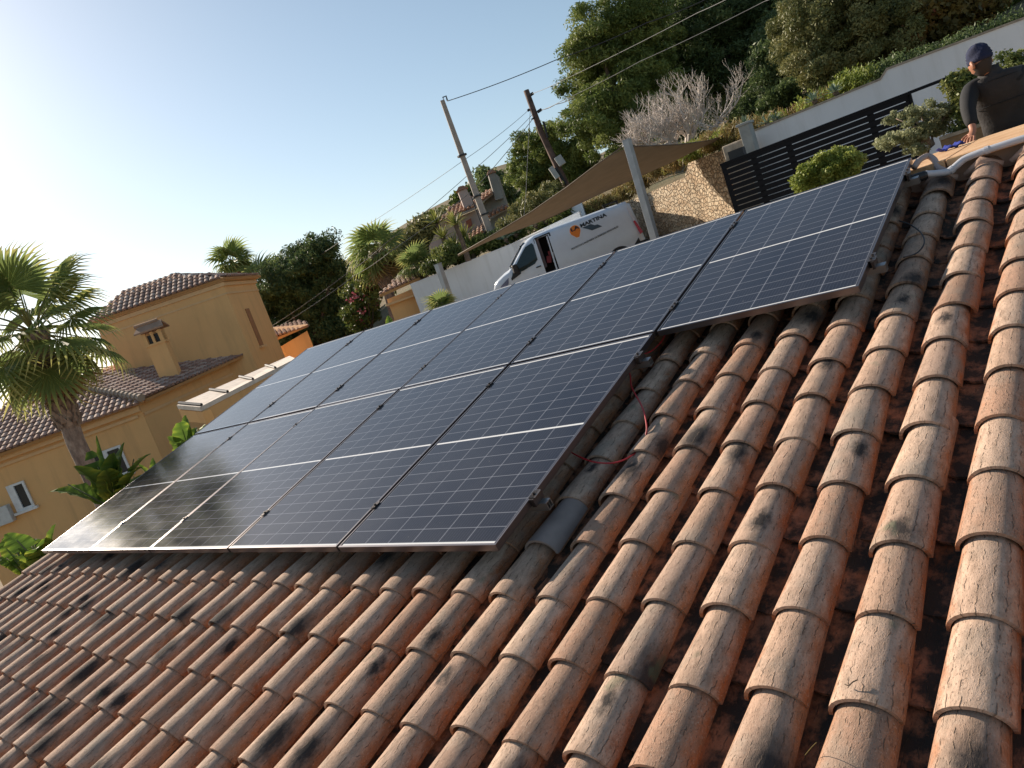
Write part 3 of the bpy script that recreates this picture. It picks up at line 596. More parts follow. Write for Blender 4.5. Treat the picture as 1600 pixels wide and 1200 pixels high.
wr, WP = pole('utility_pole', [(822, 141, 34), (845, 205, 34), (866, 250, 34), (886, 292, 34)], .17, .12, M_WOOD, 'dark wooden utility pole with transformer box and fittings', 1.5)
W0 = WP[-1]
for (x, y, nm, sz) in ((875, 251, 'meter_box', (.32, .2, .42)), (866, 270, 'transformer', (.22, .22, .55)), (831, 147, 'insulator', (.16, .1, .12)), (843, 173, 'insulator', (.22, .1, .12)), (826, 172, 'insulator', (.12, .1, .10)), (833, 185, 'bracket', (.18, .08, .06))):
    b = MB(); b.box(U(x, y, 33.8)-W0, sz, [unit([.8, .6, .25]), unit([-.6, .8, 0]), unit([-.25, -.1, .95])]); b.build(nm, simple('fitting_grey', (.42, .42, .40), .6) if sz[2] > .3 else M_BLACK, wr, bevel=.02)
b = MB(); b.tube([U(849, 190, 33.8)-W0, U(856, 215, 33.8)-W0], .05, 6); b.tube([U(868, 262, 33.8)-W0, U(884, 288, 33.8)-W0], .07, 6); b.build('cable_bundle', M_BLACK, wr)
def wire(pts, rad, label, mat=None, group='overhead wires', sag=.25):
    P = [U(*p) for p in pts]; out = []
    for i in range(len(P)-1):
        for t in np.linspace(0, 1, 10, endpoint=False): out.append(P[i]*(1-t)+P[i+1]*t-Z3*sag*4*t*(1-t))
    out.append(P[-1]); b = MB(); b.tube(out, rad, 5); o = b.build('overhead_wire', mat or M_BLACK, smooth=True); tag(o, label, 'wire', group)
M_WIRE = simple('grey_wire', (.13, .13, .13), .6)
wire([(699, 158, 30), (868, 94, 28), (1010, 36, 27), (1130, -14, 26)], .015, 'thick dark wire rising right from the top of the concrete pole', None, sag=.05)
wire([(829, 147, 34), (874, 128, 30), (1090, 20, 24), (1180, -26, 22)], .010, 'thin wire from the wooden pole top to the upper right, over the pines', M_WIRE, sag=.03)
wire([(843, 173, 34), (875, 159, 30), (1000, 96, 27), (1195, 2, 24), (1245, -23, 23)], .011, 'pale cable crossing the dark pines diagonally to the top edge', M_WIRE, sag=.03)
wire([(842, 172, 34), (868, 163, 32), (900, 150, 31)], .015, 'dark cable from the middle of the wooden pole into the pines', None, sag=.05)
wire([(826, 172, 34), (728, 248, 30), (540, 372, 40), (400, 460, 60)], .009, 'uppermost thin wire between the two poles and the left trees', M_WIRE, sag=.06)
wire([(833, 178, 34), (735, 270, 30), (600, 382, 32), (545, 425, 34), (424, 510, 36)], .011, 'middle cable running down left past the fan palm to the villa', M_WIRE, sag=.05)
wire([(833, 185, 34), (742, 295, 30), (610, 393, 31), (555, 430, 33), (440, 508, 35)], .013, 'lowest cable running down left past the fan palm to the villa', M_WIRE, sag=.05)
wire([(829, 165, 34), (826, 215, 33), (822, 300, 31), (818, 345, 30)], .012, 'thin stay wire hanging almost straight down left of the wooden pole', M_WIRE, sag=0)

# ================================================================ FAR HOUSE, GATE BUILDING, OCHRE VILLA
def far_tile_mat(name, a, b_, c3):
    N = NM(name); lv = N.attr('lv'); c = N.coord()
    col = N.ramp(lv, [(0, a), (.5, b_), (1, c3)]); col = N.mix(N.ramp(N.noise(c, 3, 5), [(.45, 0.), (.7, .5)]), col, tuple(x*.5 for x in a))
    N.set(Base_Color=col, Roughness=.9); return N.m
M_FT = far_tile_mat('villa_roof_tile', (.36, .21, .155), (.48, .32, .25), (.60, .45, .36))
M_FT2 = far_tile_mat('old_roof_tile', (.38, .18, .10), (.46, .26, .16), (.40, .28, .20))
def tiled_poly(name, poly, eave, mat, parent, pitch=.20, step=.33, amp=.045, org=(0, 0, 0)):
    P = [np.array(p, float) for p in poly]; c = sum(P)/len(P); n = np.zeros(3)
    for i in range(len(P)): n += np.cross(P[i]-c, P[(i+1) % len(P)]-c)
    n = unit(n); n = n if n[2] > 0 else -n
    e = np.array(eave, float); e = unit(e-(e@n)*n); s = np.cross(n, e); s = s if s[2] > 0 else -s
    q = [((p-c)@e, (p-c)@s) for p in P]; us = [a for a, _ in q]; vs = [b_ for _, b_ in q]
    def inside(x, y):
        r = False
        for i in range(len(q)):
            (x1, y1), (x2, y2) = q[i], q[(i+1) % len(q)]
            if (y1 > y) != (y2 > y) and x < (x2-x1)*(y-y1)/(y2-y1)+x1: r = not r
        return r
    V, A = [], []; sub = 6; prof = [0, .62, .95, 1, .95, .62, 0]; seg = [0, .12, .28, .42, .56, .72, .84]
    u_ = math.floor(min(us)/pitch)*pitch
    while u_ < max(us):
        v_ = min(vs)
        while v_ < max(vs):
            if inside(u_+pitch/2, v_+step/2):
                lv = random.random()
                for k in range(6):
                    for (kk, vv, hh) in ((k, 0, .030), (k+1, 0, .030), (k+1, step, 0), (k, step, 0)):
                        V.append(c+e*(u_+seg[kk]*pitch)+s*(v_+vv)+n*(prof[kk]*amp+hh)-np.array(org)); A.append(lv)
                for (a_, h1) in ((0, 0),):   # channel and riser
                    for pt in ((.84, 0, .012), (1, 0, .012), (1, step, -.01), (.84, step, -.01)): V.append(c+e*(u_+pt[0]*pitch)+s*(v_+pt[1])+n*pt[2]-np.array(org)); A.append(lv*.5)
                    for pt in ((0, 0, -.01), (.84, 0, -.01), (.56, 0, amp*.95+.03), (.28, 0, amp*.95+.03)): V.append(c+e*(u_+pt[0]*pitch)+s*(v_+pt[1])+n*pt[2]-np.array(org)); A.append(0.)
            v_ += step
        u_ += pitch
    o = np_mesh(name, V, np.arange(len(V)).reshape(-1, 4), mat, {'lv': A}, parent)
    b = MB(); b.prism([p-n*.03-np.array(org) for p in P], -n*.10); b.build('roof_slab', M_OCHRE if mat is M_FT else M_CONC, o)
    return o
M_VILLA = render_mat('villa_ochre_render', (.86, .50, .21), (.60, .34, .15))
M_VILLA2 = simple('villa_moulding', (.76, .48, .24), .9, var=.06)
M_GLASS = simple('dark_window_glass', (.03, .035, .04), .12); M_WFR = simple('white_window_frame', (.75, .74, .72), .5)
vo_ = U(216, 628, 27); vo_[2] = -3.6
villa = empty('villa', tuple(vo_), 'ochre villa with brown tiled roofs and chimney at the left, behind the palm', 'house')
rel = lambda p: np.array(p)-vo_
dA = unit([.62, .78, 0]); dN = np.array([-dA[1], dA[0], 0])
C1 = U(216, 628, 27)
def H(px, py, n=0.): return VP(px, py, C1+dN*n, dA)
# lower wing front wall and the receding right wall
wl0 = H(-80, 740); b = MB()
f = [H(-80, 739), H(216, 630)]; zt_ = .84
b.prism([rel((f[0][0], f[0][1], -3.6)), rel((f[1][0], f[1][1], -3.6)), rel((f[1][0], f[1][1], zt_)), rel((f[0][0], f[0][1], zt_))], dN*6)
g0 = U(216, 630, 27.0)+dN*.05; g1 = U(381, 556, 31.5)
b.prism([rel((g0[0], g0[1], -3.6)), rel((g1[0], g1[1], -3.6)), rel((g1[0], g1[1], g1[2])), rel((g0[0], g0[1], .84))], dN*3.5)
b.build('lower_wall', M_VILLA, villa)
b = MB()
for (A, B_) in ((H(-80, 760), H(216, 650)),): 
    b.prism([rel(A)-dN*.03, rel((B_[0], B_[1], A[2]))-dN*.03, rel((B_[0], B_[1], A[2]+.09))-dN*.03, rel(A)-dN*.03+Z3*.09], -dN*.04)
    k1 = rel((g0[0], g0[1], A[2])); k2 = rel((g1[0], g1[1], A[2]+.25)); nn = unit([ (g1-g0)[1], -(g1-g0)[0], 0]); b.prism([k1, k2, k2+Z3*.09, k1+Z3*.09], nn*.05)
for (A, B_) in ((H(-80, 739), H(216, 630)),):    # eaves cornice
    b.prism([rel((A[0], A[1], .62)), rel((B_[0], B_[1], .62)), rel((B_[0], B_[1], .80)), rel((A[0], A[1], .80))], -dN*.16)
b.build('moulding', M_VILLA2, villa)
def villa_window(tl, tr, br, bl, split):
    w0, w1, w2, w3 = [rel(H(*p)) for p in (tl, tr, br, bl)]; zt2, zb2 = w0[2], w3[2]
    P0, P1 = w0.copy(), w1.copy(); L_ = np.linalg.norm((P1-P0)[:2])
    b = MB(); 
    def fb(x0, x1, z0, z1, dep, th): b.box(P0*np.array([1, 1, 0])+dA*(x0+x1)/2+Z3*(z0+z1)/2-dN*dep, (x1-x0, th, z1-z0), [dA, dN, Z3])
    fb(0, L_, zt2-.07, zt2, .05, .07); fb(0, L_, zb2, zb2+.07, .05, .07); fb(0, .07, zb2+.07, zt2-.07, .05, .07); fb(L_-.07, L_, zb2+.07, zt2-.07, .05, .07)
    for s_ in split: fb(L_*s_-.07, L_*s_+.07, zb2+.07, zt2-.07, .05, .06)
    o = b.build('window', M_WFR, villa)
    b = MB(); fb(.07, L_-.07, zb2+.07, zt2-.07, .012, .02); b.build('pane', M_GLASS, o)
    b = MB(); fb(-.08, L_+.08, zb2-.08, zb2, .08, .16); b.build('sill', M_WFR, o)
villa_window((137, 713), (188, 694), (207, 740), (158, 755), [.5]); villa_window((10, 760), (38, 751), (57, 788), (31, 799), [.25])
# air conditioner on the lower left wall
q = H(2, 806)-dN*.16; b = MB(); b.box((0, 0, 0), (.75, .28, .55), [dA, dN, Z3]); ac = b.build('air_conditioner', simple('off_white_metal', (.6, .6, .58), .4), bevel=.02); ac.location = q; tag(ac, 'white air conditioner on the ochre wall at the left edge', 'air conditioner')
b = MB(); b.tube([-dN*.141-dA*.12, -dN*.152-dA*.12], .2, 20); b.build('fan_grille', M_GREY, ac)
# lower roofs
hp = U(97, 600, 31.0); er = U(222, 624, 26.6)
L0 = H(-80, 737, -.45); L1 = er
tiled_poly('roof', [L0, L1, hp, U(67, 612, 31.5), U(-80, 668, 31.5)], dA, M_FT, villa, org=vo_)
e0, e1 = U(227, 622, 26.8), U(382, 552, 30.6)
tiled_poly('roof', [e0, e1, U(376, 551, 31.2), U(281, 560, 32.2), U(172, 570, 32.4), hp], e1-e0, M_FT, villa, org=vo_)
b = MB(); pts = [er*(1-t)+hp*t+Z3*.05 for t in np.linspace(0, 1, 22)]
for i in range(21): b.tube([rel(pts[i]), rel(pts[i]*.0+pts[i+1]*1.0)], [.13, .10], 8)
b.build('ridge_tiles', far_tile_mat('pale_ridge_tile', (.40, .30, .22), (.46, .36, .27), (.5, .4, .3)), villa, smooth=False)
# upper block
Ve = U(344, 434, 30.5); Vb = Ve*np.array([1, 1, 0]); d2 = unit([-.62, .785, 0])
def U1(px, py): return VP(px, py, Ve, dA)
def U2(px, py): return VP(px, py, Ve, d2)
a1 = U1(150, 508); a2 = U2(392, 425); zt3 = Ve[2]-.02; print('villa face2', np.linalg.norm((a2-Ve)[:2]), 'face1', np.linalg.norm((a1-Ve)[:2]))
cx = [Vb, Vb+(a2-Ve)*np.array([1, 1, 0]), (a1+(a2-Ve))*np.array([1, 1, 0]), a1*np.array([1, 1, 0])]
b = MB(); b.prism([rel(p+Z3*-3.6) for p in cx], Z3*(zt3+3.6)); ub = b.build('upper_wall', M_VILLA, villa)
b = MB(); ex = lambda p, k: p+(p-sum(cx)/4)*k
for z0_, k_, h_ in ((zt3-.62, .012, .07), (zt3-.30, .03, .14), (zt3-.14, .055, .12)): b.prism([rel(ex(p, k_)+Z3*z0_) for p in cx], Z3*h_)
b.build('cornice', M_VILLA2, villa)
ex_ = [ex(p, .11)+Z3*zt3 for p in cx]; zr = zt3+.92
rg1 = (cx[0]+cx[1])/2*.50+(cx[2]+cx[3])/2*.50+Z3*zr; rg2 = (cx[0]+cx[1])/2*.12+(cx[2]+cx[3])/2*.88+Z3*zr
tiled_poly('roof', [ex_[3], ex_[0], rg1, rg2], dA, M_FT, villa, org=vo_)
tiled_poly('roof', [ex_[0], ex_[1], rg1], d2, M_FT, villa, org=vo_)
tiled_poly('roof', [ex_[1], ex_[2], rg2, rg1], dA, M_FT, villa, org=vo_)
s0, s1_, s2_ = U2(381, 483), U2(389, 480), U2(411, 539); s3_ = U2(404, 543)
xw = unit(s1_-s0); wL = s0*np.array([1, 1, 0]); wln = .42; nn2 = unit([d2[1], -d2[0], 0])
b = MB(); b.box(rel(wL+d2*.3+Z3*(s0[2]+s3_[2])/2)+nn2*.01, (wln, .03, s0[2]-s3_[2]), [d2, nn2, Z3]); wn = b.build('window', simple('deep_orange_recess', (.38, .17, .07), .8), villa)
b = MB(); b.box(rel(wL+d2*.3+Z3*s3_[2])+nn2*.05, (wln+.2, .12, .08), [d2, nn2, Z3]); b.build('sill', M_VILLA2, wn)
# chimney on the lower roof
ct, cb = U(246, 540, 29.2), U(268, 588, 29.2); cc = rel(np.array([cb[0], cb[1], (ct[2]+cb[2])/2])); hgt = ct[2]-cb[2]+.5
b = MB(); b.box(cc-Z3*.15, (.62, .62, hgt), [dA, dN, Z3]); b.box(cc+Z3*(hgt/2-.19), (.70, .70, .07), [dA, dN, Z3]); 
tz = cc+Z3*(hgt/2-.15)
for i in (-1, 1):
    for j in (-1, 1): b.box(tz+dA*i*.26+dN*j*.26+Z3*.20, (.12, .12, .40), [dA, dN, Z3])
    b.box(tz+dA*0+dN*i*.26+Z3*.20, (.08, .10, .40), [dA, dN, Z3])
ch = b.build('chimney', M_VILLA, villa)
b = MB(); b.box(tz+Z3*.15, (.38, .38, .30), [dA, dN, Z3]); b.build('flue', M_BLACK, ch)
b = MB(); r4 = [tz+dA*i*.5+dN*j*.46+Z3*.42 for i, j in ((-1, -1), (1, -1), (1, 1), (-1, 1))]; 
b.prism([r4[0], r4[1], tz+dA*.4+Z3*.66, tz-dA*.4+Z3*.66], Z3*.05); b.prism([r4[2], r4[3], tz-dA*.4+Z3*.66, tz+dA*.4+Z3*.66], Z3*.05); b.tube([tz-dA*.5+Z3*.72, tz+dA*.3+Z3*.72], .07, 7); b.build('chimney_cap', far_tile_mat('cap_tile', (.42, .25, .16), (.50, .33, .22), (.46, .36, .27)), ch)
# small block far left with a window, pergola slab along the right wing, small roof right
A = U(14, 618, 34); B_ = U(70, 596, 34); b = MB(); b.prism([rel((A[0], A[1], -3.6)), rel((B_[0], B_[1], -3.6)), rel((B_[0], B_[1], B_[2])), rel((A[0], A[1], B_[2]))], dN*3); b.build('rear_wing', M_VILLA, villa)
A = U(24, 596, 33.9); B_ = U(50, 592, 33.9); b = MB(); b.box(rel((A+B_)/2), (.9, .06, .8), [dA, dN, Z3]); b.build('window', M_WFR, villa)
s_ = [U(276, 633, 19.5), U(312, 636, 18.5), U(462, 560, 22.5), U(452, 556, 24)]
b = MB(); b.prism([rel((p[0], p[1], p[2])) for p in s_], Z3*-.10); perg = b.build('pergola_roof', simple('pale_reed_mat', (.78, .68, .58), .9, var=.15, scale=5), villa)
for t in (0.02, .25, .5, .75):
    A = s_[1]*(1-t)+s_[2]*t; B_ = s_[0]*(1-t)+s_[3]*t; b = MB(); b.tube([rel(A)+Z3*.03, rel(B_)+Z3*.03], .035, 6); b.build('batten', M_BLACK, perg)
b = MB(); b.prism([rel(s_[1])-Z3*.12, rel(s_[2])-Z3*.12, rel(s_[2])-Z3*.45, rel(s_[1])-Z3*.45], dN*.2); b.prism([rel(s_[0])-Z3*.12, rel(s_[1])-Z3*.12, rel(s_[1])-Z3*.40, rel(s_[0])-Z3*.40], dA*.2)
p_ = rel(s_[1]+dN*.6+dA*.8); b.build('pergola_beam', M_VILLA, perg)
A, B_ = U(424, 536, 36), U(478, 512, 36); dd = unit((B_-A)*np.array([1, 1, 0])); b = MB(); b.prism([rel((A[0], A[1], -3.6)), rel((B_[0], B_[1], -3.6)), rel((B_[0], B_[1], B_[2]-.15)), rel((A[0], A[1], A[2]-.35))], np.array([-dd[1], dd[0], 0])*3); b.build('lower_wall', M_VILLA, villa)
tiled_poly('roof', [U(418, 533, 35.6), U(481, 506, 35.6), U(474, 503, 38.5), U(414, 512, 38.5)], dd, M_FT, villa, org=vo_)

# gate building
go = U(630, 480, 31); go[2] = -1.6; gb = empty('gate_building', tuple(go), 'small ochre gate building with a tiled roof beside the white wall', 'building'); gr = lambda p: np.array(p)-go
A, B_ = U(603, 464, 31), U(662, 440, 31); dd = unit((B_-A)*np.array([1, 1, 0])); nn = np.array([-dd[1], dd[0], 0]); b = MB(); b.prism([gr((A[0], A[1], -1.6)), gr((B_[0], B_[1], -1.6)), gr((B_[0], B_[1], B_[2]-.1)), gr((A[0], A[1], A[2]-.1))], nn*2.2); b.build('wall', M_VILLA, gb)
b = MB(); b.box(gr((A+B_)/2)+nn*1-Z3*.35, (np.linalg.norm((B_-A)[:2])+.2, 2.5, .08), [dd, nn, Z3]); b.build('moulding', M_VILLA2, gb)
tiled_poly('roof', [U(592, 460, 30.7), U(655, 432, 30.7), U(640, 425, 32.3), U(620, 435, 32.3)], dd, M_FT, gb, org=go, pitch=.2, step=.3)
# far old house behind the concrete pole
fo = U(740, 360, 52); fh = empty('old_house', tuple(fo), 'old grey and pink house with tall chimneys on the slope, behind the concrete pole', 'house'); fr_ = lambda p: np.array(p)-fo
M_OLDW = simple('old_pink_render', (.52, .42, .38), .9, var=.12, scale=.8); M_OLDG = simple('old_grey_render', (.30, .29, .26), .9, var=.3, scale=.7, bump=.3)
def wallp(name, pts, d, mat, off, par=None): b = MB(); b.prism([fr_(U(x, y, d)) for x, y in pts], off); return b.build(name, mat, par or fh)
back = unit([-.55, .83, 0])
wallp('wall', [(690, 350), (748, 326), (758, 360), (710, 392), (672, 400), (670, 385)], 50.5, M_OLDW, back*3)
wallp('wall', [(753, 320), (770, 300), (762, 273), (775, 272), (792, 325), (768, 345), (756, 335)], 51, M_OLDG, back*2)
wallp('wall', [(765, 345), (793, 327), (812, 355), (770, 385), (760, 372)], 49, M_OLDG, back*2)
def R2(pts, dd, par=fh): tiled_poly('roof', [U(x, y, d) for x, y, d in pts], unit([.83, .55, 0]), M_FT2, par, org=fo, pitch=.3, step=.45, amp=.09)
R2([(682, 350, 49.6), (745, 322, 49.6), (738, 308, 53), (705, 322, 53)], 0)
R2([(748, 318, 50.2), (769, 301, 50.2), (766, 294, 52), (748, 306, 52)], 0)
R2([(758, 342, 48.4), (794, 324, 48.4), (790, 318, 50), (760, 336, 50)], 0)
R2([(730, 365, 48), (756, 350, 48), (757, 358, 46.5), (735, 376, 46.5)], 0)
for (tl, br, w2) in (((722, 298), (731, 318), .75), ((768, 272), (776, 300), .6)):
    T_, B2 = fr_(U(*tl, 50.6)), fr_(U(*br, 50.6)); b = MB(); b.tube([B2-Z3*.5, T_], [w2*.62, w2*.55], 4); c_ = b.build('chimney', M_OLDW if tl[0] < 740 else M_OLDG, fh)
    b = MB(); b.tube([T_+Z3*.02, T_+Z3*.28], [w2*.75, w2*.3], 4); b.build('chimney_cap', M_FT2, c_)
wn = wallp('window', [(728, 346), (736, 341), (738, 352), (731, 357)], 50.2, simple('terracotta_shutter', (.35, .12, .07), .8), -back*.1)

# ================================================================ VAN
V0 = U(985, 318, 24); V1 = U(765, 450, 24); vd = unit((V1-V0)*np.array([1, 1, 0])); vn = np.array([-vd[1], vd[0], 0.])
if vn@(V0-CW) < 0: vn = -vn
VO = np.array([V0[0], V0[1], 0.])      # rear near-side corner, z is world z (ground -.30)
van = empty('van', (VO[0], VO[1], -.3), 'white delivery van with orange logo and open side door, parked under the brown sail', 'van')
vr = lambda p: np.array(p)-np.array(van.location)
def wz(z): return .0 if z < .75 else .15*(z-.75)/.8
def S(s, z, off=.0): return VO+vd*s+vn*(wz(z)-off)+Z3*z
M_VAN = simple('white_van_paint', (.66, .72, .80), .22, var=.03); M_VGL = simple('tinted_glass', (.02, .035, .035), .05); M_TRIM = simple('black_trim', (.012, .012, .014), .5)
def vtop(s): return float(np.interp(s, [-.1, .1, .5, 2.4, 3.0, 3.3, 3.5, 4.15, 4.35, 4.7, 4.85], [1.58, 1.66, 1.69, 1.68, 1.66, 1.61, 1.50, .90, .84, .68, .42]))
def vins(s): return float(np.interp(s, [-.12, 0, .15, 3.2, 4.2, 4.5, 4.75, 4.86], [.07, .02, 0, 0, .03, .09, .22, .38]))
zs_ = [-.08, .05, .30, .55, .75, 1.0, 1.25, 1.50, 1.60, 1.66, 1.70]; ws_ = [.03, 0, -.01, 0, 0, .047, .094, .14, .19, .30, .95]
sts = [-.12, -.04, .1, .3, .7, 1.2, 1.8, 2.3, 2.64, 3.06, 3.3, 3.5, 3.8, 4.15, 4.35, 4.55, 4.7, 4.8, 4.86]
rings = []
for s in sts:
    t = vtop(s); near_ = []
    for z, w_ in zip(zs_, ws_):
        zz = min(z, -.08+(z+.08)*(t+.08)/1.78) if s > 3.1 else min(z, t+(z-1.70)*.3 if z > t else z)
        ww = w_+vins(s) if w_ < .9 else w_
        if s > 3.4 and z < 1.55: ww = min(w_, wz(zz)+.01)+vins(s)
        near_.append((ww, zz))
    full = near_+[(1.9-a, b_) for a, b_ in near_[:-1][::-1]]
    sh = (lambda z: -.0) if s > .2 else (lambda z: .13*max(0, z-.3)/1.3 if s < .05 else 0)
    rings.append([VO+vd*(s+sh(z))+vn*w_+Z3*z-np.array(van.location) for w_, z in full])
b = MB(); n_ = len(rings[0]); o_ = 0; b.v = [tuple(map(float, p)) for r_ in rings for p in r_]
for i in range(len(rings)-1):
    for k in range(n_-1):
        if sts[i] == 2.64 and 1 <= k < 7: continue      # the side door opening
        b.f.append((i*n_+k, i*n_+k+1, (i+1)*n_+k+1, (i+1)*n_+k))
    b.f.append((i*n_+n_-1, i*n_, (i+1)*n_, (i+1)*n_+n_-1))
b.f += [tuple(range(n_)), tuple((len(rings)-1)*n_+k for k in range(n_))[::-1]]; b.mi = [0]*len(b.f)
body = b.build('body', M_VAN, van, smooth=True)
for p in body.data.polygons:
    if len(p.vertices) > 4: p.use_smooth = False
def vpoly(name, pts, mat, off=.008, th=.006, parent=None):
    b = MB(); b.prism([vr(S(s, z, off)) for s, z in pts], vn*th); return b.build(name, mat, parent or van)
b = MB(); I0 = VO+vd*2.2+vn*.9+Z3*.7; b.box(vr(VO+vd*2.85+vn*1.70+Z3*.75), (1.6, .02, 1.5), [vd, vn, Z3]); b.box(vr(VO+vd*2.2+vn*.95+Z3*.75), (.02, 1.5, 1.5), [vd, vn, Z3]); b.box(vr(VO+vd*2.85+vn*.95+Z3*.04), (1.5, 1.5, .02), [vd, vn, Z3]); b.build('cargo_bay', M_TRIM, van)
b = MB(); b.box(vr(VO+vd*3.02+vn*.45+Z3*1.05), (.10, .42, .95), [vd, vn, Z3]); b.build('seat_back', simple('seat_fabric', (.20, .16, .17), .9), van, bevel=.03)
b = MB(); b.box(vr(VO+vd*2.85+vn*.40+Z3*.78), (.16, .2, .22), [unit(vd+Z3*.3), vn, unit(Z3-vd*.3)]); b.box(vr(VO+vd*2.78+vn*.45+Z3*.95), (.08, .2, .16), [vd, vn, Z3]); tb = b.build('tool_bag', simple('red_bag', (.30, .05, .06), .7), bevel=.02); tb.location = (van.location); tag(tb, 'red and white tool bag inside the open side door of the van', 'bag')
b = MB(); b.box(vr(VO+vd*2.70+vn*.38+Z3*.80), (.05, .03, .30), [unit(vd*.9+Z3*.2), vn, unit(Z3-vd*.2)]); b.build('strap', M_VAN, tb)
for pts in ([(2.57, 1.56), (2.61, 1.56), (2.60, -.05), (2.53, -.05)], [(2.61, 1.56), (3.08, 1.54), (3.08, 1.50), (2.61, 1.52)]): vpoly('door_seal', pts, M_TRIM, .012)
vpoly('door_edge', [(2.67, 1.47), (2.71, 1.47), (2.75, .05), (2.70, .05)], M_VAN, .014, .03)
vpoly('side_window', [(3.20, 1.43), (3.42, 1.38), (3.60, 1.22), (4.02, .80), (4.10, .66), (3.70, .72), (3.30, .80), (3.18, .90), (3.16, 1.36)], M_VGL, .006)
vpoly('window_trim', [(3.95, .80), (4.14, .62), (4.14, .55), (3.80, .66), (3.80, .78)], M_TRIM, .012)
vpoly('door_gap', [(3.10, 1.52), (3.115, 1.52), (3.11, 0), (3.095, 0)], M_TRIM, .010)
b = MB(); b.box(vr(S(3.22, .68, .03)), (.16, .03, .035), [vd, vn, Z3]); b.box(vr(S(3.30, .42, .012)), (.05, .01, .05), [vd, vn, Z3]); b.build('door_handle', M_TRIM, van)
b = MB(); b.box(vr(S(3.92, .86, .16)), (.16, .2, .26), [unit(vd-vn*.3), unit(vn+vd*.3), Z3]); mr_ = b.build('wing_mirror', M_TRIM, van, bevel=.03)
gl = []
for s in (3.44, 3.6, 3.9, 4.12): gl.append((s, vtop(s)+.012))
b = MB(); vs = []
for s, z in gl: vs += [vr(VO+vd*s+vn*(.30-.12*(s-3.44))+Z3*z), vr(VO+vd*s+vn*(1.60+.12*(s-3.44))+Z3*z)]
b.add(vs, [(0, 1, 3, 2), (2, 3, 5, 4), (4, 5, 7, 6)]); b.build('windscreen', simple('windscreen_glass', (.16, .24, .26), .08), van)
vpoly('headlight', [(4.22, .66), (4.52, .50), (4.55, .40), (4.34, .42), (4.26, .52)], simple('headlight_glass', (.10, .14, .24), .1), -.02, .03)
vpoly('tail_light', [(.10, 1.46), (.14, 1.44), (.08, 1.0), (.02, 1.02)], simple('clear_lens', (.62, .62, .68), .2), .02, .03)
vpoly('tail_light', [(.08, 1.02), (.02, 1.02), (-.10, .62), (.0, .58)], simple('red_lens', (.45, .02, .03), .2), .03, .05)
b = MB(); b.box(vr(VO+vd*-.06+vn*.95+Z3*.18), (.26, 1.96, .40), [vd, vn, Z3]); b.prism([vr(S(.08, .50, .02)), vr(S(.45, .16, .02)), vr(S(.45, 0, .02)), vr(S(.0, 0, .02))], vn*.02); b.build('rear_bumper', M_TRIM, van, bevel=.03)
for s in (.74, 3.98):
    c_ = VO+vd*s+Z3*.04; b = MB()
    arc = [c_+vd*.40*math.cos(a)+Z3*.40*math.sin(a)-vn*.012 for a in np.linspace(-.3, math.pi+.3, 20)]; b.prism([vr(p) for p in arc], vn*.02); b.build('wheel_arch', M_TRIM, van)
    b = MB(); b.tube([vr(c_-vn*.02), vr(c_+vn*.2)], .33, 24); wh = b.build('wheel', simple('tyre_rubber', (.02, .02, .02), .8), van); b = MB(); b.tube([vr(c_-vn*.03), vr(c_+vn*.1)], .2, 16); b.build('rim', M_RAIL, wh)
b = MB(); b.box(vr(VO+vd*.55+vn*.30+Z3*1.76), (.5, .05, .05), [vd, vn, Z3]); b.box(vr(VO+vd*.35+vn*.30+Z3*1.71), (.06, .05, .09), [vd, vn, Z3]); b.box(vr(VO+vd*.75+vn*.30+Z3*1.71), (.06, .05, .09), [vd, vn, Z3]); b.build('roof_bar', M_TRIM, van)
# lettering and logo on the side
M_ORG = simple('orange_vinyl', (.80, .22, .02), .4, var=.03); M_INK = simple('black_vinyl', (.015, .018, .025), .4); M_SLATE = simple('slate_vinyl', (.05, .08, .11), .4)
def text_on(name, txt, s, z, size, width, rot, mat, bold=0.):
    cu = bpy.data.curves.new(name, 'FONT'); cu.body = txt; cu.size = size; cu.extrude = .0015; cu.offset = bold
    to = bpy.data.objects.new(name+'_src', cu); COL.objects.link(to); bpy.context.view_layer.update()
    me = bpy.data.meshes.new_from_object(to.evaluated_get(bpy.context.evaluated_depsgraph_get())); bpy.data.objects.remove(to)
    xsn = [v.co.x for v in me.vertices]; k = width/(max(xsn)-min(xsn)); x0 = min(xsn); ca, sa = math.cos(rot), math.sin(rot)
    for v in me.vertices:
        x, y, zz = (v.co.x-x0)*k, v.co.y, v.co.z; sx, sz = x*ca-y*sa, x*sa+y*ca
        p = vr(S(s-sx, z+sz, .009+zz)); v.co = p
    me.materials.clear(); me.materials.append(mat); o = bpy.data.objects.new(name, me); COL.objects.link(o); o.parent = van; return o
text_on('lettering', 'MARTINA', 1.62, 1.365, .15, .86, .075, M_INK, .006)
text_on('lettering', 'PROYECTOS E INGENIERÍA DE ENERGÍAS RENOVABLES', 2.10, .815, .072, 1.56, .115, M_INK, .001)
cs, cz = 1.82, 1.335
pin = [(cs-.165*math.cos(a), cz+.165*math.sin(a)) for a in np.linspace(-.65, math.pi+.5, 26)]+[(cs+.02, cz-.215), (cs-.07, cz-.215)]
vpoly('logo_outline', [(cs+(a-cs)*1.1, cz+(c_-cz)*1.1) for a, c_ in pin], simple('white_vinyl', (.8, .8, .8), .4), .007, .004)
vpoly('logo_pin', pin, M_ORG, .009, .004)
text_on('lettering', 'LA', 1.93, 1.335, .15, .27, .12, M_INK, .006).location = -np.array(vn)*.004
def VSp(px, py): p = VP(px, py, VO+vn*.1, vd); return (float((p-VO)@vd), float(p[2]))
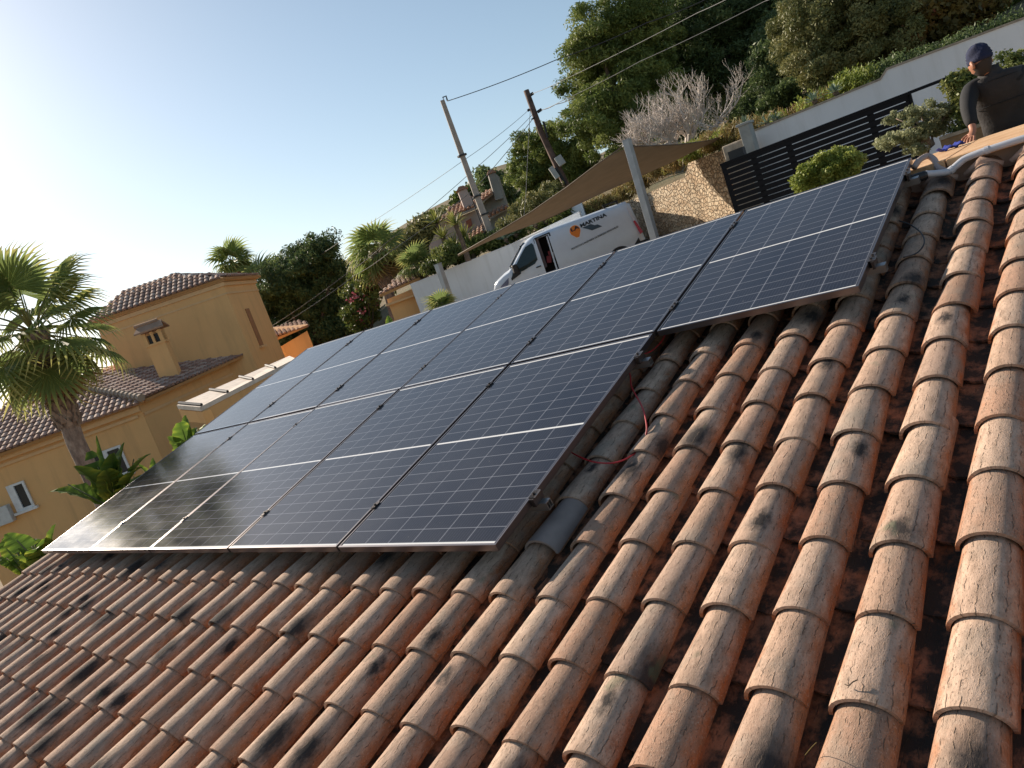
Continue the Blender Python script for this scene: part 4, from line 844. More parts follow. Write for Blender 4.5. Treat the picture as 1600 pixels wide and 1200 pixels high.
vpoly('logo_panel', [VSp(909.5, 356), VSp(923, 350), VSp(929, 351.8), VSp(933.5, 350.6), VSp(941, 353.6), VSp(925, 360), VSp(919, 358)], M_SLATE, .009, .004)

# ================================================================ PALMS AND PLANTS
M_PALM = leaf_mat('fan_palm_leaf', [(0, (.11, .16, .06)), (.6, (.22, .28, .09)), (1, (.50, .46, .16))], .5)
M_PALMD = leaf_mat('dead_palm_leaf', [(0, (.16, .11, .05)), (1, (.34, .25, .12))], .3); M_PET = simple('petiole', (.20, .19, .07), .6)
def fan_data(Rf, Lp, nseg, seed, droop=.35, spread=2.25):
    r_ = random.Random(seed); V, A, Fq = [], [], []
    hub = np.array([Lp, 0, 0.])
    for i in range(nseg):
        a0 = -spread+2*spread*i/nseg; a1 = -spread+2*spread*(i+1)/nseg; am = (a0+a1)/2
        L_ = Rf*(.72+.28*math.cos(am*.62))*r_.uniform(.92, 1.06); tw = r_.uniform(-.03, .03); o = len(V)
        def pt(a, rr, dz): return hub+np.array([math.cos(a)*rr, math.sin(a)*rr, dz])
        split = .58; cup = .10*Rf
        f = lambda rr: -droop*Rf*(rr/Rf)**2.4*(1+.25*abs(am))+cup*math.sin(rr/Rf*2)
        V += [hub, pt(a0, L_*split, f(L_*split)+.0), pt(am, L_*split*1.0, f(L_*split)-.035*Rf), pt(a1, L_*split, f(L_*split))]
        V += [pt(am-.028, L_*.85, f(L_*.85)), pt(am+.028, L_*.85, f(L_*.85)), pt(am+tw, L_*1.05, f(L_*1.08)-.06*Rf*r_.random())]
        Fq += [(o, o+1, o+2, o+2), (o, o+2, o+3, o+3), (o+1, o+4, o+2, o+2), (o+2, o+5, o+3, o+3), (o+2, o+4, o+6, o+5)]
        c_ = .35+.3*r_.random(); A += [c_, c_, c_*.7, c_, min(1, c_+.35), min(1, c_+.35), 1.]
    return V, Fq, A
def poly_mesh(name, V, Fc, A, mat):
    me = bpy.data.meshes.new(name); me.from_pydata([tuple(map(float, v)) for v in V], [], [tuple(dict.fromkeys(f)) for f in Fc]); a = me.attributes.new('lv', 'FLOAT', 'POINT'); a.data.foreach_set('value', A); me.materials.append(mat); me.update(); return me
def palm_trunk_mat():
    N = NM('palm_trunk'); c = N.coord(); col = N.ramp(N.noise(N.mapv(c, (1, 1, .5)), 9, 6, .7), [(.3, (.12, .085, .07)), (.5, (.26, .19, .155)), (.7, (.42, .33, .27))])
    N.set(Base_Color=col, Roughness=.95); N.bump(N.noise(N.mapv(c, (1, 1, .5)), 14, 5), .9, .03); return N.m
M_PTR = palm_trunk_mat()
def fan_palm(label, crown, d, tr_px, tr_r, Rf, Lp, nfr, seed, group, dead=6, zb=None, boots=True, nseg=26, elmin=-50, fan_el=None):
    r_ = random.Random(seed); Cc = U(crown[0], crown[1], d); P = [U(x, y, d) for x, y in tr_px]
    B = P[-1].copy(); dr = P[-1]-P[-2] if len(P) > 1 else -Z3
    if zb is not None: B = P[-1]+dr*((zb-P[-1][2])/dr[2]); P.append(B)
    root = empty('palm_tree', tuple(B), label, 'palm tree', group); loc = np.array(B)
    path = [Cc]+P; n_ = len(path); b = MB(); dense = []
    for i in range(n_-1):
        for t in np.linspace(0, 1, 6, endpoint=False): dense.append(path[i]*(1-t)+path[i+1]*t)
    dense.append(path[-1]); m = len(dense); b.tube([p-loc for p in dense], [tr_r*(1.25 if k < m*.5 and boots else 1.)*(1 if k else .6) for k in range(m)], 12)
    b.build('trunk', M_PTR, root, smooth=True)
    if boots:
        b = MB(); L_ = int(70)
        for k in range(L_*2):
            t = (k/(L_*2))**1.0*.52; p = dense[min(m-2, int(t*m))]; q = dense[min(m-1, int(t*m)+1)]; f_ = t*m-int(t*m); p = p*(1-f_)+q*f_; a = k*2.4; dv = np.array([math.cos(a), math.sin(a), 0]); sd = np.array([-dv[1], dv[0], 0])
            c_ = p+dv*tr_r*1.22-loc; h = tr_r*.55
            b.add([c_-sd*h*.8-Z3*h, c_+sd*h*.8-Z3*h, c_+dv*tr_r*.38+Z3*h*.9], [(0, 1, 2)]); b.add([c_-sd*h*.8-Z3*h, c_+sd*h*.8-Z3*h, c_+dv*tr_r*.38+Z3*h*.9, c_+Z3*h-dv*.02], [(0, 2, 3), (1, 3, 2)])
        b.build('leaf_stubs', M_PTR, root)
    meshes = []
    for v in range(4):
        V, Fq, A = fan_data(Rf*r_.uniform(.9, 1.08), Lp, nseg, seed+v, droop=r_.uniform(.22, .55)); meshes.append(poly_mesh('frond', V, Fq, A, M_PALM))
    V, Fq, A = fan_data(Rf*.8, Lp*.7, 14, seed+9, droop=.9, spread=1.3); md = poly_mesh('dead_frond', V, Fq, A, M_PALMD)
    pm = MB(); pm.tube([(0, 0, 0), (Lp*.5, 0, .05*Lp), (Lp, 0, 0)], [.022, .016, .010], 5); pme = None
    for k in range(nfr+dead):
        isd = k >= nfr; t = (k+.5)/nfr; azm = k*2.39996+r_.uniform(-.2, .2)
        elv = math.radians(r_.uniform(-82, -62)) if isd else math.radians(80-(80-elmin)*(t**.85)+r_.uniform(-8, 8))
        o = bpy.data.objects.new('dead_frond' if isd else 'frond', md if isd else meshes[k % 4]); COL.objects.link(o); o.parent = root
        rt = Matrix.Rotation(azm, 4, 'Z')@Matrix.Rotation(-elv, 4, 'Y')@Matrix.Rotation(r_.uniform(-.5, .5), 4, 'X')
        o.matrix_local = Matrix.Translation(Vector(Cc-loc))@rt@Matrix.Scale(r_.uniform(.85, 1.1), 4)
        if not isd:
            if pme is None: po = pm.build('petiole', M_PET, o, smooth=True); pme = po.data
            else: po = bpy.data.objects.new('petiole', pme); COL.objects.link(po); po.parent = o
    return root
fan_palm('large fan palm with a bent trunk in front of the ochre villa', (54, 520), 15, [(68, 570), (88, 612), (106, 655), (118, 690), (133, 722)], .15, .80, .84, 30, 3, 'fan palms', 14, zb=-3.6, nseg=32, elmin=-58)
fan_palm('fan palm left of the far house, above the gate building', (592, 395), 35, [(600, 430), (606, 452)], .24, .95, .80, 26, 21, 'fan palms', 16, zb=-1.0, nseg=17)
fan_palm('fan palm crown peeking over the upper villa roof', (362, 408), 52, [(380, 440), (390, 470)], .25, 1.1, .6, 20, 41, 'fan palms', 4, zb=-3, boots=False, nseg=18)
fan_palm('palm hidden behind the right end of the villa roof', (410, 445), 50, [(425, 480)], .25, 1.4, .7, 24, 51, 'fan palms', 4, zb=-3, boots=False, nseg=18)
fan_palm('low bushy fan palm above the small gate building', (652, 415), 31.3, [(655, 435)], .12, .68, .4, 18, 61, 'low fan palms', 3, zb=-.5, boots=False, nseg=22, elmin=-25)
fan_palm('low fan palm at the foot of the short sail post', (690, 478), 17.5, [(692, 490)], .06, .34, .12, 14, 71, 'low fan palms', 0, zb=-1.5, boots=False, nseg=22, elmin=5)
# yuccas and agaves behind the white wall
M_YUC = leaf_mat('yucca_leaf', [(0, (.10, .13, .03)), (.6, (.25, .27, .07)), (1, (.45, .42, .14))], .3); M_AGV = leaf_mat('agave_leaf', [(0, (.10, .16, .11)), (1, (.30, .38, .28))], .1)
def rosette(name, label, px, py, d, L_, n, mat, cat, group, seed, wdt=.06, stem=0., elr=(5, 85), zoff=0):
    r_ = random.Random(seed); C_ = U(px, py, d); V, Fq, A = [], [], []
    for k in range(n):
        a = k*2.4+r_.uniform(-.2, .2); e = math.radians(r_.uniform(*elr)); dv = np.array([math.cos(a)*math.cos(e), math.sin(a)*math.cos(e), math.sin(e)]); sd = np.array([-math.sin(a), math.cos(a), 0]); l = L_*r_.uniform(.75, 1.1); o = len(V); upv = np.cross(dv, sd)
        for t, w_ in ((0, .6), (.35, 1.), (.75, .6)): c_ = dv*l*t-Z3*.18*l*t*t; V += [c_-sd*wdt*w_*.5-upv*wdt*.15, c_, c_+sd*wdt*w_*.5-upv*wdt*.15]
        V.append(dv*l-Z3*.2*l); lv = r_.random(); A += [lv*.6]*3+[lv]*3+[lv]*3+[1.]
        for j in (0, 3): Fq += [(o+j, o+j+1, o+j+4, o+j+3), (o+j+1, o+j+2, o+j+5, o+j+4)]
        Fq += [(o+6, o+7, o+9, o+9), (o+7, o+8, o+9, o+9)]
    root = empty(name, tuple(C_-Z3*(stem+.02)), label, cat, group); me = poly_mesh('leaves', V, Fq, A, mat); o = bpy.data.objects.new('leaves', me); COL.objects.link(o); o.parent = root; o.location = (0, 0, stem+.02)
    b = MB(); b.tube([(0, 0, 0), (.03, 0, stem*.5), (0, 0, stem+.05)], [wdt*1.6, wdt*1.2, wdt*1.2], 7); b.build('stem', M_BARK, root); return root
yl = [((712, 352), 27.5, .75, 1.3, 'yucca with shaggy trunk in front of the old pink house wall, left'), ((683, 350), 31.5, .8, 1.2, 'leftmost yellow green yucca head below the roof of the old house'), ((693, 372), 30.5, .7, .9, 'drooping yucca below the yellow green yucca head'), ((727, 372), 30, .8, .5, 'bright yucca left of the concrete pole foot'), ((712, 388), 30, .8, .4, 'large bright yucca just above the white wall'), ((735, 388), 29.5, .7, .4, 'yellow yucca right of the large bright yucca')]
for i, (p, d, L_, st, lab) in enumerate(yl): rosette('yucca', lab, p[0], p[1], d, L_, 46, M_YUC, 'yucca', 'yuccas behind the white wall', 100+i, .07, st)
for i, (x, y, d, lab) in enumerate([(852, 345, 27.3, 'grey green agave right of centre behind the van windscreen'), (836, 352, 27.3, 'agave behind the van roof front'), (806, 366, 28.6, 'agave with upright blades at the end of the white wall'), (790, 374, 28.6, 'small agave left of the upright one'), (1165, 196, 17.3, 'agave behind the concrete pillar'), (1198, 193, 17.4, 'agave on the wall top right of the pillar'), (1212, 190, 17.4, 'bright green agave on the white wall top'), (1272, 158, 17.3, 'pale agave on the white wall top near its middle'), (1305, 145, 17.3, 'bright agave below the olive green tree')]):
    rosette('agave', lab, x, y, d, .42 if d > 20 else .26, 26, M_AGV, 'agave', 'agaves on the wall tops', 200+i, .07 if d > 20 else .045, .05, (15, 80))
# broad leaved strelitzias
M_STR = leaf_mat('strelitzia_leaf', [(0, (.04, .08, .02)), (.5, (.12, .20, .03)), (1, (.38, .42, .06))], .45)
def paddle(px, py, d, label, leaves, Lf, seed, zb=-3.4):
    r_ = random.Random(seed); C_ = U(px, py, d); root = empty('strelitzia', (C_[0], C_[1], zb), label, 'plant', 'broad leaved plants beside the villa'); off = C_-np.array(root.location)
    for k in range(leaves):
        a = r_.uniform(0, 6.28); lean = r_.uniform(.15, .8); dv = np.array([math.cos(a)*lean, math.sin(a)*lean, 1.]); dv /= np.linalg.norm(dv); l = Lf*r_.uniform(.8, 1.15); base = off-Z3*r_.uniform(.3, .7)+dv*np.array([.15, .15, 0]); side = unit(np.cross(dv, Z3)+.2*np.array([r_.random(), r_.random(), 0])); nr = unit(np.cross(side, dv)); n_ = 12; V, A, Fq = [], [], []
        for i in range(n_+1):
            t = i/n_; c_ = base+dv*l*t-Z3*.35*l*t**2.2*lean*1.4; w_ = .24*l*math.sin(math.pi*min(.97, .08+t*.92))**.7
            e1, e2 = r_.uniform(.8, 1.05), r_.uniform(.8, 1.05)
            V += [c_-side*w_*e1+nr*w_*.35*(1 if i % 2 else .72), c_, c_+side*w_*e2+nr*w_*.35*(1 if i % 2 else .72)]; A += [r_.uniform(.3, 1)]*1+[.15]+[r_.uniform(.3, 1)]
            if i < n_ and not r_.random() < .06: o = i*3; Fq += [(o, o+1, o+4, o+3), (o+1, o+2, o+5, o+4)]
        o = bpy.data.objects.new('leaf', poly_mesh('leaf', V, Fq, A, M_STR)); COL.objects.link(o); o.parent = root
        b = MB(); b.tube([(0, 0, 0), base*.5, base, base+dv*l*.6], [.035, .025, .02, .008], 5); b.build('stalk', M_PET, o, smooth=True)
for x, y, d, lab, n_, L_, sd in ((165, 745, 12, 'lush strelitzia below the two pane villa window', 12, .95, 1), (50, 840, 11, 'strelitzia at the lower left, beside the roof corner', 9, .7, 2), (25, 850, 12.5, 'strelitzia leaves at the left picture edge', 7, .7, 3), (285, 680, 16, 'strelitzia in front of the villa pergola', 7, .85, 4), (228, 718, 14, 'small yellow green strelitzia behind the far left panel', 5, .5, 5), (578, 512, 22, 'small strelitzia behind the upper panel edge, below the bougainvillea', 5, .55, 6), (605, 500, 22, 'second small strelitzia behind the upper panel edge', 4, .5, 7)):
    paddle(x, y, d, lab, n_, L_, sd, -3.4 if x < 500 else -1.5)
# round shrub, topiary, cloud pruned tree
def shrub(name, label, lobes, d, mat, n, nl, cs, ls, base, cat='shrub', asp=.6, group=None):
    P = [lob(a, b_, r, d) for a, b_, r in lobes]; B = U(base[0], base[1], d); root = empty(name, tuple(B), label, cat, group)
    cloud('foliage', P, n, nl, cs, ls, mat, root, asp, .25, .55, world=B); c_ = np.mean([p[0] for p in P], 0)-B
    b = MB(); b.tube([-Z3*.6, c_*.5, c_], [.05, .04, .02], 6)
    for p in P[:6]: b.tube([c_*.3, p[0]-B], [.025, .01], 5)
    b.build('branches', M_BARK, root); return root
shrub('round_shrub', 'bright yellow green clipped shrub in front of the slatted gate', [(1262, 278, 22), (1285, 262, 24), (1310, 255, 24), (1325, 262, 20), (1255, 285, 16), (1300, 275, 24)], 11, M_BOX, 190, 170, .085, .034, (1295, 300))
shrub('topiary_ball', 'rounded green topiary shrub just left of the worker', [(1508, 130, 22), (1502, 160, 18), (1512, 175, 20), (1520, 145, 24), (1505, 195, 8)], 9.5, M_TOP, 90, 110, .09, .042, (1515, 215), group='clipped shrubs by the worker')
shrub('topiary_ball', 'larger green shrub behind the worker at the right edge', [(1578, 110, 26), (1598, 135, 34), (1590, 165, 30), (1610, 185, 30), (1565, 125, 20)], 9.0, M_TOP, 110, 120, .09, .042, (1590, 235), group='clipped shrubs by the worker')
ct_ = [(1418, 180, 20), (1400, 185, 16), (1436, 178, 15), (1392, 222, 16), (1410, 215, 16), (1425, 218, 17), (1440, 210, 16), (1462, 172, 20), (1478, 180, 12), (1452, 192, 14), (1470, 198, 13), (1432, 232, 12)]
B = U(1449, 245, 9.6); root = empty('cloud_pruned_tree', tuple(B), 'small grey green cloud pruned tree between the slatted gate and the parapet', 'tree')
for (x, y, r) in ct_: cloud('leaf_pad', [(U(x, y, 9.6+rng.uniform(-.15, .15)), tuple(np.array([1.05, 1.05, .68])*r*9.6/F))], 12, 110, .055, .032, M_CLOUDP, root, .45, .3, .6, world=B)
b = MB(); fk = U(1456, 205, 9.6)-B; b.tube([-Z3*.7, U(1447, 240, 9.6)-B, U(1457, 225, 9.6)-B, fk], [.045, .032, .028, .022], 8)
for (x, y, r) in ct_: q = U(x, y, 9.6)-B; b.tube([fk if y < 205 else U(1455, 225, 9.6)-B, (fk+q)/2+np.array([0, 0, -.02]), q], [.016, .012, .006], 5)
b.build('trunk', simple('pale_bark', (.36, .27, .20), .9, var=.25, scale=20, bump=.5), root, smooth=True)
# leafless fig tree
M_BARE = simple('pale_bare_bark', (.58, .52, .47), .85, var=.2, scale=6)
def bare_tree(label, base, d, mains, seed):
    r_ = random.Random(seed); B = U(base[0], base[1], d); root = empty('bare_tree', tuple(B), label, 'tree'); b = MB(); tips = []
    def grow(p, dv, l, r, lev):
        pts = [p]; n = 4
        for k in range(n):
            dv = unit(dv+np.array([r_.uniform(-1, 1), r_.uniform(-1, 1), r_.uniform(-.6, .8)])*.30+Z3*.05*lev); p = p+dv*l/n; pts.append(p)
        b.tube(pts, [r*(1-.5*k/n) for k in range(n+1)], 5 if lev < 3 else 3, cap=False)
        if lev >= 4: return
        for k in range([4, 4, 4, 3][lev]):
            q = pts[r_.randint(2, n)]; nd_ = unit(dv+np.array([r_.uniform(-1, 1), r_.uniform(-1, 1), r_.uniform(-.7, .75)])*1.05); grow(q, nd_, l*r_.uniform(.55, .78), r*.50, lev+1)
    for (x, y) in mains:
        q = U(x, y, d+r_.uniform(-1, 1))-B; grow(np.zeros(3), unit(q), np.linalg.norm(q)*.72, .09, 0)
    b.build('branches', M_BARE, root, smooth=True); return root
bare_tree('leafless fig tree with pale curving branches above the right end of the sail', (1076, 235), 26.5, [(1050, 185), (1025, 200), (1095, 170), (1120, 180), (1075, 165), (1005, 205), (1040, 215), (1140, 185)], 5)
bare_tree('second leafless fig tree, lower and to the left, close above the sail', (1040, 240), 26, [(1000, 200), (990, 215), (1020, 190), (1045, 200), (985, 228)], 9)

# ================================================================ CONDUIT ON THE PARAPET
def onYp(px, py, y): v = ray(px, py); return CW+v*(y-CW[1])/v[1]
def spline(P, sm=6):
    pts = []
    for i in range(len(P)-1):
        p0, p1, p2, p3 = P[max(i-1, 0)], P[i], P[i+1], P[min(i+2, len(P)-1)]
        for t in np.linspace(0, 1, sm, endpoint=False): pts.append(.5*((2*p1)+(-p0+p2)*t+(2*p0-5*p1+4*p2-p3)*t*t+(-p0+3*p1-3*p2+p3)*t**3))
    return pts+[P[-1]]
cpt = spline([onYp(*a) for a in ((1446, 272, 3.30), (1462, 271, 3.34), (1482, 268, 3.38), (1494, 259, 3.40), (1508, 248, 3.42), (1532, 238, 3.42), (1565, 227, 3.42), (1600, 216, 3.42), (1660, 199, 3.42), (1760, 170, 3.42))])
b = MB(); b.tube(cpt, .021, 14); cd = b.build('conduit', M_GREY, smooth=True); tag(cd, 'grey plastic conduit running along the parapet above the last tiles', 'conduit')
b = MB(); A, B_ = onYp(1412, 285, 3.24), onYp(1448, 273, 3.30); b.tube([A, A*.1+B_*.9, B_], [.030, .030, .024], 14); b.build('black_connector', M_BLACK, cd)
for k in (14, 32, 44):
    A, B_ = cpt[k], cpt[min(k+1, len(cpt)-1)]; t = unit(B_-A); b = MB(); b.tube([A-t*.012, A+t*.012], .0245, 14); b.build('pipe_clip', M_GREY, cd)
cp2 = spline([onYp(*a) for a in ((1428, 262, 3.44), (1437, 250, 3.50), (1450, 244, 3.55), (1460, 250, 3.52), (1466, 262, 3.46), (1480, 268, 3.42))])
b = MB(); b.tube(cp2, .019, 12); tag(b.build('flexible_pipe', simple('dull_pink_grey_pipe', (.36, .29, .27), .6), smooth=True), 'short curved grey pink pipe looping from the panel corner to the conduit', 'pipe')
# blue cloth on the coping
V, Fq = [], []; c0 = G(1486, 231, .722)
for i in range(9):
    for j in range(6): V.append(c0+np.array([(i-4)*.022, (j-2.5)*.028, .012+.012*math.sin(i*1.7+j)+.010*math.cos(j*2.1-i*.9)]))
b = MB(); b.add(V, [(i*6+j, (i+1)*6+j, (i+1)*6+j+1, i*6+j+1) for i in range(8) for j in range(5)]); o = b.build('cloth', simple('blue_cloth', (.03, .05, .32), .8), smooth=True); tag(o, 'crumpled blue cloth on the orange coping beside the worker hand', 'cloth')
m_ = o.modifiers.new('t', 'SOLIDIFY'); m_.thickness = .003

# ================================================================ THE WORKER
M_SKIN = simple('skin', (.38, .17, .10), .55, var=.12, scale=18); M_VEST = simple('dark_grey_vest', (.022, .019, .019), .75, var=.35, scale=6, bump=.15); M_VEST.node_tree.nodes['Bump'].inputs['Distance'].default_value = .012; M_VEST.node_tree.nodes['Bump'].inputs['Strength'].default_value = .45; M_SWEAT = simple('black_sweater', (.010, .011, .013), .85, var=.2, bump=.2)
M_JEAN = simple('faded_grey_jeans', (.14, .16, .19), .85, var=.2, scale=12, bump=.2); M_BEAN = simple('navy_beanie', (.010, .016, .050), .9, var=.25, scale=14, bump=.4); M_BOOT = simple('brown_boots', (.08, .05, .03), .8)
fw = unit([-.42, .90, 0]); lf = np.array([-fw[1], fw[0], 0.])
Wc = U(1571, 188, 7.75); Wx = Wc*np.array([1, 1, 0]); root = empty('person', (Wx[0], Wx[1], -.30), 'person in navy beanie and dark grey vest leaning a hand on the orange coping', 'person')
pr0 = np.array(root.location); rp = lambda p: np.array(p)-pr0
Wv = Wx+Z3*.74; Pv = Wx+Z3*.62-fw*.03; Ch = U(1559, 140, 7.62); Ch[2] = 1.05; Nk = U(1547, 118, 7.58); Hd = U(1531, 98, 7.52)
ShL = Ch+lf*.170+Z3*.045; ShR = Ch-lf*.165+Z3*.03; HandL = G(1521, 216, .725); Wr = HandL+Z3*.075; ElL = (ShL+Wr)/2+lf*.035-fw*.03
ElR = ShR+fw*.14-Z3*.24-lf*.02; WrR = ElR+fw*.20+lf*.08-Z3*.02
def skin_obj(name, verts, edges, rad, mat, parent, root_i=0, lev=2):
    me = bpy.data.meshes.new(name); me.from_pydata([tuple(rp(v)) for v in verts], edges, []); me.materials.append(mat); o = bpy.data.objects.new(name, me); COL.objects.link(o); o.parent = parent
    me.skin_vertices.new() if hasattr(me.skin_vertices, 'new') and not me.skin_vertices else None
    sk = o.modifiers.new('skin', 'SKIN'); sk.use_smooth_shade = True
    lay = me.skin_vertices[0].data if me.skin_vertices else None
    for i, r in enumerate(rad): lay[i].radius = (r, r) if not isinstance(r, tuple) else r; lay[i].use_root = (i == root_i)
    ss = o.modifiers.new('sub', 'SUBSURF'); ss.levels = ss.render_levels = lev; return o
hipL, hipR = Pv+lf*.095, Pv-lf*.095; kneeL = hipL*np.array([1, 1, 0])+fw*.12+lf*.03+Z3*.18; kneeR = hipR*np.array([1, 1, 0])+fw*.06-lf*.03+Z3*.19; anL = kneeL*np.array([1, 1, 0])-fw*.04-Z3*.21; anR = kneeR*np.array([1, 1, 0])-fw*.08-Z3*.21; toL = anL+fw*.18-Z3*.05; toR = anR+fw*.18-Z3*.05
hd = unit(HandL-Wr)
hx = unit(np.cross(hd, Z3)) if abs(hd[2]) < .95 else lf   # across the palm
B_v = [Pv, Wv, Ch-Z3*.05, Ch+Z3*.06, Nk, Nk*.5+Hd*.5, ShL, ElL, Wr, ShR, ElR, WrR, hipL, kneeL, anL, toL, hipR, kneeR, anR, toR]
B_e = [(0, 1), (1, 2), (2, 3), (3, 4), (4, 5), (3, 6), (6, 7), (7, 8), (3, 9), (9, 10), (10, 11), (0, 12), (12, 13), (13, 14), (14, 15), (0, 16), (16, 17), (17, 18), (18, 19)]
B_r = [.10, .10, .105, .075, .045, .048, .042, .036, .026, .042, .036, .026, .08, .058, .042, .035, .08, .058, .042, .035]
def hand(wr, dirn, across, palmdown, idx, sgn):
    pc = wr+dirn*.045-palmdown*.0; B_v.append(pc); i0 = len(B_v)-1; B_e.append((idx, i0)); B_r.append((.026, .017))
    kn = wr+dirn*.088; B_v.append(kn); i1 = len(B_v)-1; B_e.append((i0, i1)); B_r.append((.024, .014))
    for k, (off, L_) in enumerate(((-.031, .070), (-.011, .080), (.010, .074), (.029, .058))):
        a = kn+across*off; m1 = a+dirn*L_*.45+palmdown*.004+across*off*.15; m2 = m1+unit(dirn+palmdown*.55)*L_*.32; m3 = m2+unit(dirn+palmdown*.8)*L_*.25
        j = len(B_v); B_v.extend([a, m1, m2, m3]); B_r.extend([.0105, .0095, .0088, .0075]); B_e.extend([(i1, j), (j, j+1), (j+1, j+2), (j+2, j+3)])
    a = wr+dirn*.03+across*sgn*.030; m1 = a+unit(dirn*.7+across*sgn*.8)*.035+palmdown*.004; m2 = m1+unit(dirn+across*sgn*.35)*.028
    j = len(B_v); B_v.extend([a, m1, m2]); B_r.extend([.012, .0105, .0085]); B_e.extend([(i0, j), (j, j+1), (j+1, j+2)])
# left hand planted on the coping: the palm comes down and the fingers spread forward over the stone
flat = unit(np.array([-.22, -.95, -.10])); print('HAND', HandL, ElL, ShL, np.linalg.norm(ShL-ElL), np.linalg.norm(ElL-HandL)); acr = unit(np.cross(flat, Z3)); B_v[8] = HandL+Z3*.045-flat*.03
hand(B_v[8], unit(flat-Z3*.30), acr, -Z3, 8, 1); hand(WrR, unit(fw+lf*.3), lf, -Z3, 11, 1)
body = skin_obj('body', B_v, B_e, B_r, M_SKIN, root)
# head with face, looking left and down
hf = unit(np.array([-.74, .58, -.36])); hs = unit(np.cross(hf, Z3)); hu = np.cross(hs, hf)   # forward, side, up
V, Fq = [], []; nu_, nv_ = 28, 20
for j in range(nv_+1):
    ph = math.pi*j/nv_
    for i in range(nu_):
        th = 2*math.pi*i/nu_; x, y, z = math.cos(th)*math.sin(ph), math.sin(th)*math.sin(ph), math.cos(ph)   # x fwd
        rx, ry, rz = .092, .070, .110
        if z < 0: ry *= 1+.28*z; rx *= 1+(.10*z if x > 0 else .30*z)
        p = np.array([x*rx, y*ry, z*rz])
        if x > .8 and abs(y) < .28 and -.35 < z < .12: p[0] += .024*(1-abs(y)/.28)*(1-abs(z+.18)/.35 if z < -.18 else 1-abs(z+.18)/.32)   # nose
        if x > .7 and .02 < z < .28 and .2 < abs(y) < .55: p[0] -= .008                                                              # eye sockets
        if x > .8 and abs(y) < .35 and -.62 < z < -.48: p[0] += .005                                                                 # lips
        if x > .7 and abs(y) < .3 and z < -.72: p[0] += .008                                                                         # chin
        V.append(rp(Hd)+hf*p[0]+hs*p[1]+hu*p[2])
for j in range(nv_):
    for i in range(nu_): Fq.append((j*nu_+i, (j+1)*nu_+i, (j+1)*nu_+(i+1) % nu_, j*nu_+(i+1) % nu_))
b = MB(); b.add(V, Fq)
for s_ in (-1, 1): b.loft([[rp(Hd)+hs*s_*(.074+.012*t)+hf*(-.012*t+.022*math.cos(a))-hu*.005+hu*.034*math.sin(a) for a in np.linspace(0, 6.28, 9)[:-1]] for t in (0, .6, 1)])
head = b.build('head', M_SKIN, root, smooth=True)
b = MB()
for s_ in (-1, 1): b.loft([[rp(Hd)+hf*(.088+.004*math.cos(q))+hs*(s_*.032+.012*math.sin(q)*math.cos(a))+hu*(.012+.007*math.sin(q)*math.sin(a)) for a in np.linspace(0, 6.28, 9)[:-1]] for q in (.1, .8, 1.5)])
b.build('eyes', M_BLACK, head)
V, Fq = [], []                          # short dark beard and hair below the beanie
for j in range(9):
    for i in range(24):
        th = 2*math.pi*i/24; z = -.95+.1*j; rr = math.sqrt(max(0, 1-z*z)); ry = .074*(1+.26*z); rx = .095*(1+(.10*z if math.cos(th) > 0 else .28*z)); V.append(rp(Hd)+hf*math.cos(th)*rr*rx*1.01+hs*math.sin(th)*rr*ry*1.01+hu*z*.112)
for j in range(8):
    for i in range(24):
        th = 2*math.pi*(i+.5)/24; z = -.9+.1*j
        if math.cos(th) > .25 and z > -.45 or (math.cos(th) > .8 and z > -.62): continue
        Fq.append((j*24+i, (j+1)*24+i, (j+1)*24+(i+1) % 24, j*24+(i+1) % 24))
b = MB(); b.add(V, Fq); b.build('hair', simple('dark_hair', (.03, .022, .018), .8), head, smooth=True)
b = MB(); rgs = []
hb = unit(hu*.96-hf*.30)                 # the beanie sits tipped back
bx_, by_ = unit(hf-(hf@hb)*hb), hs
for z, rx, ry, wob in ((.0, .100, .083, .000), (.004, .108, .090, .002), (.030, .112, .093, .003), (.036, .105, .088, .002), (.050, .110, .091, .005), (.062, .103, .086, .003), (.078, .106, .087, .005), (.090, .097, .080, .004), (.105, .095, .076, .005), (.118, .080, .064, .005), (.130, .066, .050, .006), (.142, .045, .032, .005), (.148, .018, .012, .002)):
    rgs.append([rp(Hd)-hf*.008+hb*(z*.95+.004+wob*math.sin(3*a+z*60))+bx_*(rx*.90+wob*math.sin(5*a+z*40))*math.cos(a)+by_*(ry*.90+wob*math.cos(4*a+z*70))*math.sin(a) for a in np.linspace(0, 2*math.pi, 25)[:-1]])
b.loft(rgs); b.build('beanie', M_BEAN, head, smooth=True)
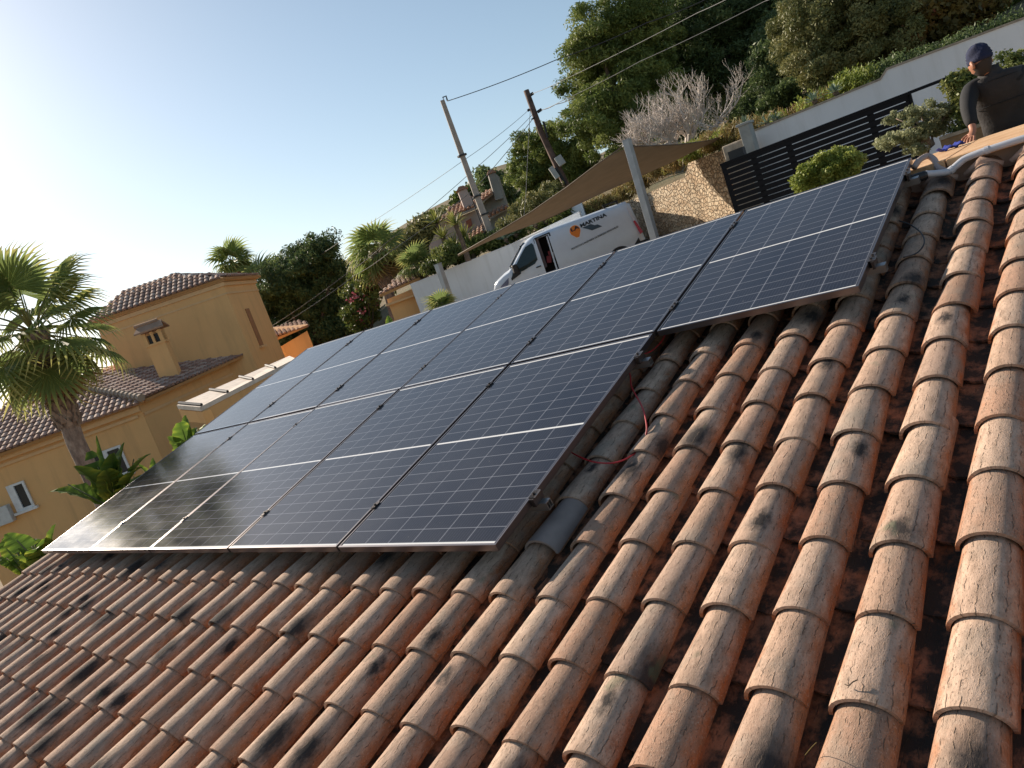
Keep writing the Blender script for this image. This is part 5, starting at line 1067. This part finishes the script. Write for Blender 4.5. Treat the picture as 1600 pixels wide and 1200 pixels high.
# sweater sleeves and trousers
sw_v = [Ch-Z3*.05, Ch+Z3*.05, ShL, (ShL+ElL)/2+lf*.01, ElL, (ElL+B_v[8])/2, B_v[8]+unit(ElL-B_v[8])*.045, ShR, ElR, WrR-unit(WrR-ElR)*.03]
skin_obj('sweater', sw_v, [(0, 1), (1, 2), (2, 3), (3, 4), (4, 5), (5, 6), (1, 7), (7, 8), (8, 9)], [.135, .125, .078, .068, .058, .052, .038, .078, .060, .040], M_SWEAT, root)
skin_obj('trousers', [Pv+Z3*.05, Pv-Z3*.02, hipL, kneeL, anL+Z3*.02, hipR, kneeR, anR+Z3*.02], [(0, 1), (1, 2), (2, 3), (3, 4), (1, 5), (5, 6), (6, 7)], [.135, .13, .095, .072, .062, .095, .072, .062], M_JEAN, root)
for a_, t_ in ((anL, toL), (anR, toR)): skin_obj('boot', [a_+Z3*.10, a_, a_-Z3*.03, (a_+t_)/2-Z3*.01, t_], [(0, 1), (1, 2), (2, 3), (3, 4)], [.055, .055, .055, .050, .040], M_BOOT, root, lev=1)
# padded vest
rgs = []
for t, a_, b_, c_ in ((0, .165, .130, Wv-Z3*.10), (.02, .178, .140, Wv-Z3*.095), (.2, .186, .138, Wv+Z3*.02), (.4, .194, .135, Wv*.62+Ch*.38), (.6, .205, .138, Wv*.25+Ch*.75), (.75, .212, .135, Ch+Z3*.02), (.85, .205, .120, Ch+Z3*.07), (.92, .160, .105, Ch*.55+Nk*.45+Z3*.045), (.96, .105, .090, Nk*.9+Ch*.1+Z3*.01), (1, .078, .078, Nk+Z3*.035), (1.05, .074, .074, Nk+Z3*.07), (1.06, .062, .062, Nk+Z3*.068)):
    rgs.append([rp(c_)+lf*math.copysign(abs(math.cos(q))**.8, math.cos(q))*a_*.93*(1+.022*math.sin(6*q+t*22)+.012*math.sin(11*q-t*31))+fw*math.sin(q)*b_*(1+.02*math.sin(4*q+t*30))+Z3*.006*math.sin(5*q+t*8) for q in np.linspace(0, 2*math.pi, 33)[:-1]])
b = MB(); b.loft(rgs); b.build('vest', M_VEST, root, smooth=True)

# a dry curled twig and a grass blade lying on the tiles
b = MB(); b.tube(spline([Q@RP(x, y, z) for x, y, z in ((1320, 1069, -.112), (1326, 1071, -.110), (1332, 1066, -.106), (1340, 1062, -.110))]), .0018, 5); tag(b.build('twig', M_BARK), 'tiny curled dry twig lying on a tile near the bottom right', 'twig')
b = MB(); b.tube(spline([Q@RP(x, y, z) for x, y, z in ((1258, 1180, -.17), (1268, 1168, -.13), (1276, 1160, -.09))]), .0012, 4); tag(b.build('grass_blade', M_DRYG), 'dry grass blade sticking out between two tile rows at the bottom', 'grass blade')

b = MB()
for zc_, k_ in ((Wv*.45+Ch*.55, 1.0), (Ch+Z3*.045, .93)):
    b.tube([rp(zc_)+lf*math.copysign(abs(math.cos(q))**.8, math.cos(q))*.206*.945*k_*1.02+fw*math.sin(q)*.141*k_ for q in np.linspace(math.pi*1.05, math.pi*1.95, 16)], .0035, 5)
    b.build('vest_seam', M_SWEAT, root); b = MB()
